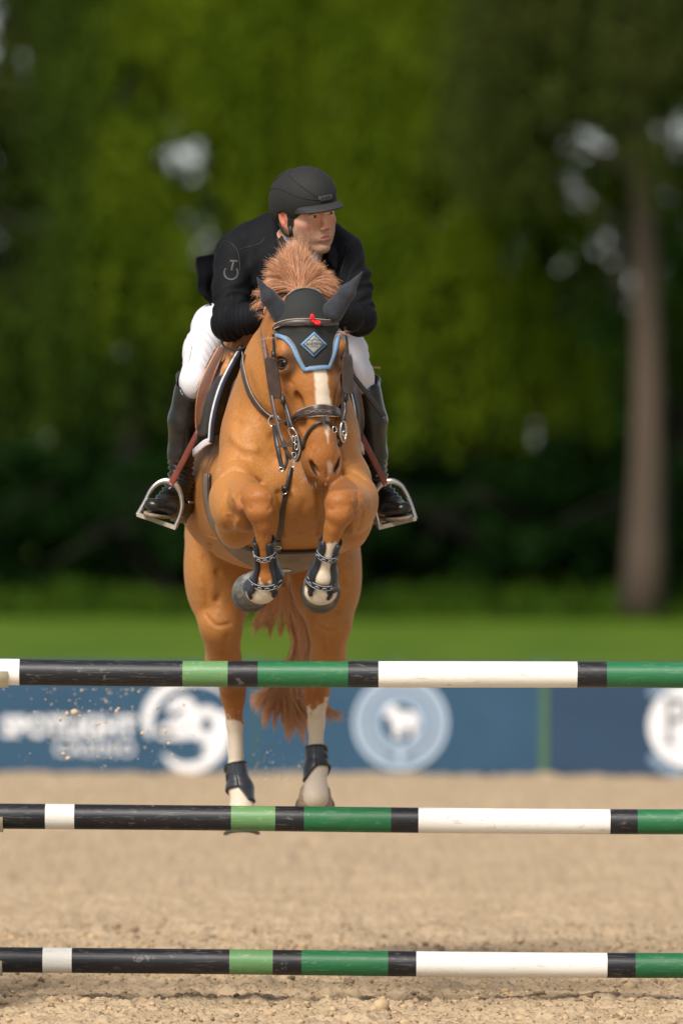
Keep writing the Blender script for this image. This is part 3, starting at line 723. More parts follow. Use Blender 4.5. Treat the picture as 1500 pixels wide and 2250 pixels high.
        F.ecap(g1 + np.array((0, .09, 0)), hk + np.array((0, .06, .03)), .030, .020, X, .03)
        F.ecap(hk + np.array((-o * .018, -.02, -.01)), hk + np.array((-o * .012, -.01, -.06)), .026, .022, X, .02)
        F.chain([(hk, (.042, .046)), (c0, (.031, .036)), (c1, (.029, .036)), (ft, (.038, .042))], X, .02)
        F.ell(ft, (.043, .046, .042), k=.015)
        F.chain([(ft, (.038, .038)), (pt, (.046, .042)), (pt + (np.array((0, -.02, -.03))), (.052, .05))], X, .015)
    # dock of the tail
    F.chain([(P(608, 1000, 2.25), (.045, .05)), (P(612, 1150, 2.42), (.04, .04)), (P(620, 1290, 2.42), (.03, .03))], X, .03)
    # head
    F.chain([(H(0, .075, -.10), (.096, .092)), (H(0, .13, -.105), (.117, .105)), (H(0, .22, -.10), (.116, .102)), (H(0, .34, -.093), (.092, .092)), (H(0, .44, -.085), (.071, .078)), (H(0, .53, -.078), (.060, .068)), (H(0, .61, -.078), (.064, .066)), (H(0, .660, -.080), (.060, .054))], hl, .03)
    F.ecap(H(0, .30, -.03), H(0, .58, -.024), (.036, .018), (.028, .014), hl, .03)              # nasal bone
    F.chain([(H(0, .10, -.20), (.078, .075)), (H(0, .25, -.215), (.098, .085)), (H(0, .35, -.19), (.088, .072)), (H(0, .46, -.15), (.060, .052)), (H(0, .56, -.135), (.048, .042)), (H(0, .63, -.130), (.044, .038))], hl, .03)
    F.ecap(H(0, .05, -.22), P(648, 720, .36), (.10, .09), (.12, .13), X, .04)                   # throat
    for s in (-1, 1):
        F.ell(H(s * .100, .215, -.055), (.034, .048, .040), (hl, ha, hn), .022)                # brow
        F.ell(H(s * .103, .275, -.062), (.026, .028, .034), (hl, ha, hn), .02)
        F.ell(H(s * .118, .249, -.052), (.024, .026, .028), (hl, ha, hn), .006, 'sub')         # eye socket
        F.ecap(H(s * .094, .30, -.085), H(s * .072, .44, -.105), .016, .012, hl, .02)           # facial crest
        F.ell(H(s * .085, .16, -.006), (.022, .04, .014), (hl, ha, hn), .03, 'sub')            # temple hollow
        F.ell(H(s * .062, .42, -.055), (.016, .07, .016), (hl, ha, hn), .03, 'sub')
        F.ell(H(s * .043, .632, -.055), (.029, .056, .030), (hl, ha, hn), .02)                # nostril wings
        nn = unit(hl * s * .75 + hn * .65); ax = unit(ha + hl * (-s) * .42); a3 = np.cross(nn, ax)
        F.ell(H(s * .048, .648, -.024), (.0075, .036, .030), (a3, ax, nn), .006, 'sub')         # nostril
        F.ecap(H(s * .056, .672, -.090), H(s * .060, .635, -.125), .004, .004, hl, .008, 'sub')
    F.ell(H(0, .682, -.078), (.044, .034, .044), (hl, ha, hn), .025)                             # upper lip
    F.ell(H(0, .688, -.130), (.034, .028, .030), (hl, ha, hn), .012)                            # chin
    F.ecap(H(0, .665, -.020), H(0, .70, -.045), .003, .003, hl, .010, 'sub')
    # ears inside the bonnet
    for s, tip in ((-1, P(566, 622, .17)), (1, P(786, 608, .16))):
        b = H(s * .066, .075, -.095)
        F.chain([(b, (.028, .020)), (b * .65 + tip * .35, (.016, .010)), (b * .5 + tip * .5, (.006, .006))], hl, .012)
    return F
F_ = build_horse_field(.0052)
HV, HQ = F_.surface(2); del F_
# veins, creases and muscle relief
from mathutils import noise as _n
def crease(V, pts, w, depth):
    """press a soft groove along a polyline"""
    P = np.array(catmull(pts, 5)); d = np.full(len(V), 9.)
    lo = P.min(0) - .08; hi = P.max(0) + .08; m = ((V > lo) & (V < hi)).all(1); S = V[m]; dm = np.full(len(S), 9.)
    for a, b in zip(P[:-1], P[1:]):
        ab = b - a; t = np.clip(((S - a) @ ab) / (ab @ ab + 1e-9), 0, 1); dm = np.minimum(dm, np.linalg.norm(S - a - t[:, None] * ab, axis=1))
    d[m] = dm
    return -1.35 * depth * np.exp(-(d / (w * .85)) ** 2)
def vnormals(V, Q):
    n = np.cross(V[Q[:, 2]] - V[Q[:, 0]], V[Q[:, 3]] - V[Q[:, 1]]); N = np.zeros_like(V)
    for i in range(4):
        for a in range(3): N[:, a] += np.bincount(Q[:, i], weights=n[:, a], minlength=len(V))
    return N / (np.linalg.norm(N, axis=1)[:, None] + 1e-12)
def proj(V):
    d = D0 + V[:, 1]; return 750 + V[:, 0] * PX / d, HZ + (HC - V[:, 2]) * PX / d
hb = bvh_of(HV, HQ)
S_ = lambda px, py, off=0.: surf(hb, px, py, off)[0]
disp = np.zeros(len(HV))
for pts, w, dp in [
    ([(487, 1046), (510, 1032), (545, 1040), (575, 1060)], .012, .010), ([(480, 1030), (505, 1012), (540, 1008)], .012, .005), ([(758, 1040), (775, 1034), (800, 1050)], .012, .008), ([(757, 1019), (782, 1012)], .012, .004),
    ([(700, 1085), (702, 1130), (700, 1175)], .016, .010), ([(612, 1085), (620, 1130), (618, 1180)], .016, .008), ([(500, 1080), (490, 1120), (500, 1160)], .010, .005), ([(512, 1090), (525, 1120), (520, 1165)], .012, -.005),
    ([(788, 1090), (798, 1125), (788, 1165)], .010, .005), ([(765, 1120), (772, 1150)], .012, -.005), ([(527, 1085), (530, 1110)], .010, .007), ([(784, 1085), (786, 1110)], .010, .006),
    ([(520, 900), (560, 960), (600, 1010)], .03, .006), ([(545, 830), (575, 900), (600, 960)], .03, .005), ([(760, 960), (775, 1000)], .03, .004),
    ([(463, 1200), (480, 1260), (478, 1320)], .016, .010), ([(445, 1230), (452, 1290), (455, 1340)], .018, .006), ([(740, 1220), (755, 1280), (745, 1340)], .018, .007),
    ([(452, 1352), (476, 1376), (505, 1372)], .010, .005), ([(700, 1375), (728, 1388), (762, 1372)], .010, .005), ([(500, 1400), (490, 1440)], .014, .006), ([(712, 1400), (724, 1440)], .014, .006),
    ([(628, 868), (645, 905)], .012, .003), ([(622, 830), (640, 845)], .008, .003), ([(642, 955), (660, 935)], .010, .004), ([(680, 1010), (688, 985)], .010, -.003),
    ([(548, 1085), (590, 1090)], .007, .003), ([(548, 1118), (592, 1120)], .007, .0035), ([(490, 870), (520, 930), (530, 1000)], .022, .007), ([(600, 960), (640, 1010), (642, 1070)], .02, .006), ([(690, 1060), (668, 1110), (660, 1170)], .02, .004), ([(510, 960), (530, 985), (560, 990)], .02, -.005), ([(620, 880), (632, 930), (648, 965)], .004, -.0025), ([(636, 905), (655, 940), (668, 958)], .0035, -.002), ([(500, 1130), (520, 1140), (540, 1165)], .004, -.0025), ([(500, 1100), (512, 1125), (508, 1170)], .004, -.002), ([(415, 1160), (470, 1185), (530, 1215)], .006, -.003), ([(440, 1225), (470, 1290), (480, 1350)], .005, -.0025), ([(775, 1100), (782, 1130), (772, 1170)], .004, -.002), ([(560, 1150), (570, 1185)], .004, .002), ([(590, 1145), (584, 1185)], .004, .002), ([(728, 1088), (772, 1092)], .007, .003), ([(726, 1120), (768, 1122)], .007, .0035)]:
    disp += crease(HV, [S_(a, b) for a, b in pts], w, dp)
HN = vnormals(HV, HQ)
disp += np.array([_n.noise(Vector(v) * 9.) for v in HV]) * .0022
HV = HV + HN * disp[:, None]
hb = bvh_of(HV, HQ)
# coat markings
q = HV - POLL; cl = q @ hl; cs = q @ ha; cn = q @ hn
vn = np.array([_n.noise(Vector(v) * 60.) for v in HV]); vn2 = np.array([_n.noise(Vector(v) * 14.) for v in HV])
def ss(a, b, x): t = np.clip((x - a) / (b - a), 0, 1); return t * t * (3 - 2 * t)
face = (cn > -.10) & (cs > .1) & (cs < .75) & (HV[:, 1] < .5)
bw = np.interp(cs, [.2, .27, .33, .42, .46, .49, .53, .56], [.026, .024, .025, .030, .019, .011, .005, 0])
bc = np.interp(cs, [.27, .45, .55], [.006, .010, .010])
white = np.where(face & (cs < .56), 1 - ss(-.005, .006, np.abs(cl - bc) - bw + vn * .004), 0)
white = np.maximum(white, np.where(face, (1 - ss(.4, 1.2, np.hypot((cl - .012) / .014, (cs - .645) / .022) + vn * .3)) * .45, 0))
ppx, ppy = proj(HV)
fl = (HV[:, 1] < .34) & (ppx < 650) & (ppy > 1200)
white = np.maximum(white, np.where(fl, ss(1284, 1292, ppy + 22 * vn + 10 * np.cos((ppx - 575) / 14)), 0))
fr = (HV[:, 1] < .34) & (ppx > 650) & (ppy > 1140)
white = np.maximum(white, np.where(fr, ss(1190, 1198, ppy + 16 * vn + 8 * vn2), 0))
hd_ = (HV[:, 1] > 1.6) & (ppy > 1500)
white = np.maximum(white, np.where(hd_ & (ppx < 610), ss(1578, 1592, ppy + 24 * vn - (ppx - 520) * .3), 0))
white = np.maximum(white, np.where(hd_ & (ppx >= 610), ss(1548, 1562, ppy + 24 * vn + (ppx - 690) * .4), 0))
hm = (HV[:, 1] < .5) & (np.abs(cl) < np.interp(cs, [.5, .75], [.09, .074])) & (cn > -.165) & (cs < .745)
dark = np.where(hm & (cs > .5), ss(.60, .70, cs + .02 * vn2) * ss(-.12, -.02, cn) * .35, 0)
dark = np.maximum(dark, np.where(face, .75 * (1 - ss(.7, 1.5, np.hypot((np.abs(cl) - .098) / .030, (cs - .255) / .042))), 0))
nost = np.where(hm, 1 - ss(.6, 1.25, np.hypot((np.abs(cl) - .046 + (cs - .648) * .42) / .0085, (cs - .648) / .034)), 0) * (cn > -.1)
dark = np.maximum(dark, nost)
red = np.zeros(len(HV))
red = np.maximum(red, np.where((HV[:, 1] < .5) & (cs > -.1) & (cs < .745), ss(-.27, -.19, cn + .08 * 0 - .09 * ss(.3, .6, cs)) * (1 - ss(0, .03, np.abs(cl) - np.interp(cs, [0, .35, .48, .6, .75], [.125, .125, .085, .072, .066]))) * (1 - ss(.71, .745, cs)) * (.75 + .25 * ss(.45, .62, cs)), 0))
kn = np.minimum(np.hypot(ppx - 570, ppy - 1105), np.hypot(ppx - 745, ppy - 1110))
red = np.maximum(red, np.where(HV[:, 1] < .2, ss(75, 35, kn), 0)); red = np.maximum(red, np.where((HV[:, 1] < .34) & (ppy > 1120) & (ppx > 545) & (ppx < 775), ss(1120, 1160, ppy), 0))
red = np.maximum(red, np.where(hd_, .8 * ss(1440, 1520, ppy), 0)); red = np.clip(red + vn2 * .25, 0, 1)

def m_coat():
    m, t, b = mat_new('chestnut_coat'); L = t.links
    def attr(n):
        a = t.nodes.new('ShaderNodeAttribute'); a.attribute_name = n; return a.outputs['Fac']
    tc = t.nodes.new('ShaderNodeTexCoord')
    def nz(s, d=5, st=None):
        n = t.nodes.new('ShaderNodeTexNoise'); n.inputs['Scale'].default_value = s; n.inputs['Detail'].default_value = d
        if st:
            mp = t.nodes.new('ShaderNodeMapping'); mp.inputs['Scale'].default_value = st; L.new(tc.outputs['Object'], mp.inputs[0]); L.new(mp.outputs[0], n.inputs[0])
        else: L.new(tc.outputs['Object'], n.inputs[0])
        return n.outputs['Fac']
    def mix(a, bb, f, mode='MIX'):
        x = t.nodes.new('ShaderNodeMix'); x.data_type = 'RGBA'; x.blend_type = mode
        for k, v in (('A', a), ('B', bb)):
            if isinstance(v, tuple): x.inputs[k].default_value = (*v, 1)
            else: L.new(v, x.inputs[k])
        if isinstance(f, float): x.inputs['Factor'].default_value = f
        else: L.new(f, x.inputs['Factor'])
        return x.outputs['Result']
    base = mix((.31, .125, .028), (.50, .225, .064), nz(3.2, 7))
    rd = mix((.25, .088, .019), (.38, .145, .038), nz(6, 6))
    c = mix(base, rd, attr('red'))
    fine = t.nodes.new('ShaderNodeValToRGB'); fine.color_ramp.elements[0].color = (.84, .82, .80, 1); fine.color_ramp.elements[1].color = (1.14, 1.13, 1.12, 1); fine.color_ramp.elements[0].position = .3; fine.color_ramp.elements[1].position = .7
    L.new(nz(260, 3, (1, 1, .35)), fine.inputs[0])
    c = mix(c, fine.outputs[0], 1., 'MULTIPLY')
    c = mix(c, (.035, .022, .016), attr('dark'))
    c = mix(c, (.66, .56, .44), attr('white'))
    L.new(c, b.inputs['Base Color']); b.inputs['Roughness'].default_value = .54; b.inputs['Specular IOR Level'].default_value = .30
    b.inputs['Sheen Weight'].default_value = .06; b.inputs['Sheen Roughness'].default_value = .4; b.inputs['Sheen Tint'].default_value = (1, .8, .6, 1)
    bp = t.nodes.new('ShaderNodeBump'); bp.inputs['Strength'].default_value = .35; bp.inputs['Distance'].default_value = .002
    L.new(nz(320, 3, (1, 1, .4)), bp.inputs['Height']); 
    bp2 = t.nodes.new('ShaderNodeBump'); bp2.inputs['Strength'].default_value = .45; bp2.inputs['Distance'].default_value = .008
    L.new(nz(22, 4), bp2.inputs['Height']); L.new(bp2.outputs[0], bp.inputs['Normal']); L.new(bp.outputs[0], b.inputs['Normal'])
    return m
M_COAT = m_coat()
horse = tag(empty('horse', at(610, 1040, 1.3)), 'chestnut horse jumping with knees tucked and a white blaze', 'horse')
body = mesh_np('body', HV, HQ, M_COAT, horse, attrs={'white': white, 'dark': dark, 'red': red})
SH = hb

# hair
m_mane = None
def hair_mat(name, c1, c2, c3=None):
    m, t, b = mat_new(name); L = t.links
    g = t.nodes.new('ShaderNodeNewGeometry'); cr = t.nodes.new('ShaderNodeValToRGB')
    cr.color_ramp.elements[0].color = (*c1, 1); cr.color_ramp.elements[1].color = (*c2, 1)
    if c3: e = cr.color_ramp.elements.new(.5); e.color = (*c3, 1)
    L.new(g.outputs['Random Per Island'], cr.inputs[0]); L.new(cr.outputs[0], b.inputs['Base Color'])
    b.inputs['Roughness'].default_value = .45; b.inputs['Specular IOR Level'].default_value = .4
    return m
M_MANE = hair_mat('mane_hair', (.38, .15, .06), (.88, .56, .38), (.64, .32, .17))
M_TAIL = hair_mat('tail_hair', (.45, .19, .08), (.92, .60, .36), (.72, .38, .18))
M_WHISK = hair_mat('whisker_hair', (.7, .6, .45), (.9, .8, .65))
def strands(name, paths, r0, mat, parent, tip=.15):
    """paths: (n, m, 3) curves; each strand is a thin tapering three-sided hair"""
    Pn = np.asarray(paths); n, m, _ = Pn.shape
    T = np.gradient(Pn, axis=1); T /= np.linalg.norm(T, axis=2)[..., None] + 1e-9
    up = RNG.normal(size=(n, 1, 3)); U = np.cross(T, up); U /= np.linalg.norm(U, axis=2)[..., None] + 1e-9; W = np.cross(T, U)
    rad = (np.asarray(r0).reshape(-1, 1) * np.linspace(1, 0, m)[None] ** .6 + .0002)[..., None]
    V = np.stack([Pn + U * rad, Pn + (-.5 * U + .87 * W) * rad, Pn + (-.5 * U - .87 * W) * rad], 2).reshape(-1, 3)
    b = (np.arange(n) * m * 3)[:, None, None] + (np.arange(m - 1) * 3)[None, :, None]
    F = np.concatenate([np.stack([b[..., 0] + k, b[..., 0] + (k + 1) % 3, b[..., 0] + 3 + (k + 1) % 3, b[..., 0] + 3 + k], -1).reshape(-1, 4) for k in range(3)])
    return mesh_np(name, V, F, mat, parent)
def bez(p0, p1, p2, p3, m):
    t = np.linspace(0, 1, m)[:, None]
    return (1 - t) ** 3 * p0 + 3 * (1 - t) ** 2 * t * p1 + 3 * (1 - t) * t * t * p2 + t ** 3 * p3
# the mane fanned up between the ears
paths = []; rad = []
AG = [0, 9, 23, 44, 58, 73, 97, 125, 147, 164, 176]; AL = [62, 84, 84, 82, 82, 94, 118, 102, 84, 72, 58]
clumps = []
for i in range(84):
    a = RNG.uniform(4, 172); L = np.interp(a, AG, AL) * (RNG.uniform(.86, 1.04) if i % 4 else RNG.uniform(.45, .85)) * sc_(.35)
    clumps.append((R(a), L, RNG.normal(0, .13, 3), RNG.normal(.03, .03), RNG.uniform(.35, .8)))
for k in range(7200):
    a, L0, bend, dy_, lift = clumps[k % len(clumps)]; a = a + RNG.normal(0, .05); L = L0 * (1 - abs(RNG.normal(0, .13))); u = (math.pi - a) / math.pi
    root = at(654 + 14 * (u - .5) * 2 + RNG.normal(0, 4), 640 + RNG.normal(0, 4), .31 + RNG.uniform(-.015, .05))
    d0 = unit(np.array((math.cos(a) * .5, RNG.normal(-.02, .1), .85))); d1 = np.array((math.cos(a), dy_ * 2, math.sin(a)))
    e = root + d1 * L + np.array((0, 0, -.16 * L * abs(math.cos(a)) ** 1.5)) + RNG.normal(0, .0045, 3) + np.array((0, dy_, 0))
    paths.append(bez(root, root + d0 * L * lift * .6, root + (d0 * .35 + d1 * .65 + bend) * L * .72, e, 9)); rad.append(RNG.uniform(.0003, .0009))
strands('mane', paths, rad, M_MANE, horse)
# a few locks blown out behind the left ear and at the neck
paths = []
for (bx, by, dx, dy, n, y) in [(572, 668, -22, 10, 50, .33), (580, 696, -16, -2, 26, .36), (575, 650, -24, -4, 36, .35), (596, 738, -30, 14, 9, .05), (742, 728, 24, 4, 7, .2)]:
    for _ in range(n):
        a = at(bx + RNG.normal(0, 5), by + RNG.normal(0, 7), y + RNG.normal(0, .01)); b = at(bx + dx * RNG.uniform(.5, 1.1) + RNG.normal(0, 4), by + dy * RNG.uniform(.4, 1.3) + RNG.normal(0, 5), y + RNG.normal(0, .03))
        mid = (a + b) / 2 + np.array((0, 0, .008)); paths.append(bez(a, mid, mid, b, 5))
strands('mane_wisps', paths, np.full(len(paths), .0005), M_MANE, horse)
# tail
paths = []; rad = []
for _ in range(4600):
    k = RNG.random()
    if k < .84:    # main fall, swept to the left below the front rail
        w = RNG.normal(0, 1) * .5; w2 = RNG.uniform(-1, 1); f = RNG.random() ** 1.1; lk = np.random.default_rng(int(f * 26)).normal(0, 1, 3)
        tipx = 700 - 152 * f + lk[0] * 3; tipy = 1612 - 62 * max(0, (f - .45) / .55) ** 1.2 + lk[1] * 12 + RNG.normal(0, 7) - 35 * max(0, .2 - f) / .2 - abs(RNG.normal(0, 14))
        P_ = [at(622 + 10 * w, 1290, 2.40 + .03 * w2), at(655 + 16 * w, 1360, 2.42 + .04 * w2), at(670 + 17 * w, 1420, 2.44 + .04 * w2), at(662 + 20 * w - f * 26, 1478, 2.45 + .05 * w2), at(655 - 62 * f + 10 * w, 1530 - f * 12 + 8 * w, 2.46 + .07 * w2), at(tipx + 10 * (1 - f), tipy, 2.47 + .09 * w2)]
    elif k < .955:  # loose hairs between the thighs
        x = RNG.uniform(-1, 1); lk = np.random.default_rng(int((x + 1) * 9)).normal(0, 1, 2); P_ = [at(612 + 22 * x, 1290, 2.36), at(608 + 30 * x, 1330, 2.36), at(602 + 44 * x + 5 * lk[0], 1362 + RNG.normal(0, 8), 2.36), at(600 + 52 * x + 9 * lk[0] + RNG.normal(0, 3), 1385 + 8 * lk[1] + RNG.normal(0, 10), 2.37)]
    else:
        x = RNG.random(); P_ = [at(640, 1330, 2.40), at(680, 1420, 2.44), at(700, 1500, 2.46 + .05 * x), at(708 + 26 * x, 1535 + 30 * x, 2.47 + .04 * x), at(716 + 42 * x + RNG.normal(0, 8), 1560 + 35 * RNG.random(), 2.5)]
    c = np.array(catmull(P_, 4)); t = np.linspace(0, 1, 12) * (len(c) - 1); i = np.clip(t.astype(int), 0, len(c) - 2)
    c = c[i] + (c[i + 1] - c[i]) * (t - i)[:, None]
    paths.append(c); rad.append(RNG.uniform(.0006, .0013))
strands('tail', paths, rad, M_TAIL, horse)
# whiskers
paths = []
for _ in range(46):
    s = RNG.choice([-1, 1]); a = H(s * RNG.uniform(.01, .055), RNG.uniform(.63, .69), -.09 + RNG.uniform(-.045, .03)); p, nn_ = snap(SH, a)
    d = unit(nn_ * .7 + ha * .7 + RNG.normal(0, .22, 3)); L = RNG.uniform(.012, .035); paths.append(bez(p, p + nn_ * L * .4, p + d * L * .7, p + d * L, 5))
strands('whiskers', paths, np.full(len(paths), .00022), M_WHISK, horse)
# eyes
m_eye = basic('horse_eye', (.010, .006, .004), rough=.22, spec=.35, scale=30)
for s in (-1, 1):
    c = H(s * .103, .252, -.056); F2 = Field(c - .04, c + .04, .0025); F2.ell(c, (.0245, .024, .026), (hl, ha, hn), .001)
    V, Q = F2.surface(1); eye = mesh_np('eye', V, Q, m_eye, horse)
    mb = MB()
    outw = unit(hl * s * .80 + hn * .60); tng = unit(ha * 1.0 - outw * float(np.dot(ha, outw))); hz_ = np.cross(outw, tng)
    for up in (-1, 1):
        pts = []
        for i in range(11):
            a = R(-72 + 144 * i / 10); el = R((34 if up > 0 else 42) * math.cos(a * 1.15)) * -up
            pts.append(c + (outw * math.cos(a) * math.cos(el) + hz_ * math.sin(a) * math.cos(el) + tng * math.sin(el)) * .0262)
        mb.tube(catmull(pts, 3), .0042 if up > 0 else .0030, 8)
    mb.build('eyelids', basic('eyelid_skin', (.045, .022, .013), rough=.6, scale=60), eye)
# hooves
m_hoof = basic('hoof_horn', (.050, .050, .048), rough=.5, scale=25, col2=(.17, .16, .145), stretch=(1, 1, 3), bump=.4, bscale=60)
m_hoofp = basic('pale_hoof_horn', (.20, .14, .085), rough=.5, scale=25, col2=(.42, .33, .22), stretch=(1, 1, 3), bump=.4, bscale=60)
m_shoe = basic('horseshoe_steel', (.14, .13, .12), rough=.45, metal=.8, scale=30)
def hoof(c, d, r0, r1, L, mat, side, front):
    """a hoof capsule from the coronet c along d; front = direction the toe wall faces"""
    d = unit(d); f = np.asarray(front, float); f = unit(f - d * f.dot(d)); sd_ = np.cross(d, f); V = []; F = []; n = 28; rings = [(0, r0 * .97), (.08, r0 * 1.03), (.5, (r0 + r1) / 2), (.97, r1), (1., r1 * .985)]
    for t, r in rings:
        for k in range(n):
            a = 2 * math.pi * k / n; ca, sa = math.cos(a), math.sin(a)
            ext = r * (1.10 if ca > 0 else .90); h = L * t * (1. if ca > 0 else 1 - .30 * (-ca) * 1.0)
            V.append(c + d * h + f * (ca * ext + L * t * .30) + sd_ * sa * r)
    m = len(rings)
    for i in range(m - 1):
        for k in range(n): F.append((i * n + k, (i + 1) * n + k, (i + 1) * n + (k + 1) % n, i * n + (k + 1) % n))
    F.append(tuple((m - 1) * n + k for k in range(n))[::-1]); F.append(tuple(range(n)))
    o = mesh_np('hoof', V, F, mat, horse)
    mb = MB(); pts = []
    for k in range(n - 5):
        a = 2 * math.pi * (k - (n - 6) / 2) / n; ca, sa = math.cos(a), math.sin(a); ext = r1 * (1.05 if ca > 0 else .86)
        h = L * (1. if ca > 0 else 1 - .30 * (-ca)); pts.append(c + d * (h + .003) + f * (ca * ext + L * .30) + sd_ * sa * r1 * .94)
    V2, F2 = strap_geo(pts, [d] * len(pts), .020, .009); mb.add(V2, F2); mb.build('shoe', m_shoe, o)
    return o
hoof(at(566, 1287, .185), (-.12, .98, -.12), .058, .066, .070, m_hoof, -1, (-.55, 0, -.7))
hoof(at(704, 1284, .175), (.0, .98, -.12), .060, .067, .070, m_hoof, 1, (.0, 0, -1))
hoof(at(534, 1793, 2.10), (.02, -.20, -.95), .052, .066, .075, m_hoof, -1, (0, -1, -.2))
hoof(at(695, 1735, 2.14), (.0, .55, -.75), .058, .072, .070, m_hoofp, 1, (0, -.8, -.5))
# ------------------------------------------------------------------ sheet tool for leather and cloth pieces
def sheet_geo(grid, thick, mu=4, mv=4, relief=None):
    """grid: rows of points; smooth in both directions, given a real thickness"""
    rows = [catmull(r, mu) for r in grid]; cols = [catmull([r[j] for r in rows], mv) for j in range(len(rows[0]))]
    G = np.array(cols).transpose(1, 0, 2); nr, nc = G.shape[:2]
    du = np.gradient(G, axis=1); dv = np.gradient(G, axis=0); N = np.cross(du, dv); N /= np.linalg.norm(N, axis=2)[..., None] + 1e-9
    if relief is not None: G = G + N * relief(nr, nc)[..., None]
    A = (G + N * thick / 2).reshape(-1, 3); B = (G - N * thick / 2).reshape(-1, 3); n = nr * nc; F = []
    I = np.arange(n).reshape(nr, nc)
    for i in range(nr - 1):
        for j in range(nc - 1):
            a, b, c, d = I[i, j], I[i, j + 1], I[i + 1, j + 1], I[i + 1, j]; F += [(a, b, c, d), (a + n, d + n, c + n, b + n)]
    ed = [(I[0, j], I[0, j + 1]) for j in range(nc - 1)] + [(I[i, nc - 1], I[i + 1, nc - 1]) for i in range(nr - 1)] + [(I[nr - 1, j + 1], I[nr - 1, j]) for j in range(nc - 1)] + [(I[i + 1, 0], I[i, 0]) for i in range(nr - 1)]
    for a, b in ed: F.append((b, a, a + n, b + n))
    return np.concatenate([A, B]), F
def sheet(name, grid, thick, mat, parent, mu=4, mv=4, relief=None):
    V, F = sheet_geo(grid, thick, mu, mv, relief)
    return mesh_np(name, V, [tuple(int(i) for i in f) for f in F], mat, parent)
def atg(rows): return [[at(*p) for p in r] for r in rows]
def strap(name, pts, width, thick, mat, parent, nrm=None, m=6, closed=False, norms=None):
    """pts world points; nrm: one outward direction, or norms: one per point"""
    P = catmull(pts, m, closed)
    if norms is not None: Nn = catmull(norms, m, closed)
    else: Nn = [nrm if nrm is not None else (0, -1, 0)] * len(P)
    if hasattr(width, '__len__'): width = list(np.interp(np.linspace(0, 1, len(P)), np.linspace(0, 1, len(width)), width))
    V, F = strap_geo(P, Nn, width, thick, closed); return mesh_np(name, V, F, mat, parent)
def on(bvh, pxs, off): 
    q = [surf(bvh, a, b, off) for a, b in pxs]; return [x[0] for x in q], [x[1] for x in q]
def sstrap(name, bvh, pxs, width, thick, mat, parent, off=.004, m=6):
    P, N = on(bvh, pxs, off); return strap(name, P, width, thick, mat, parent, norms=N, m=m)

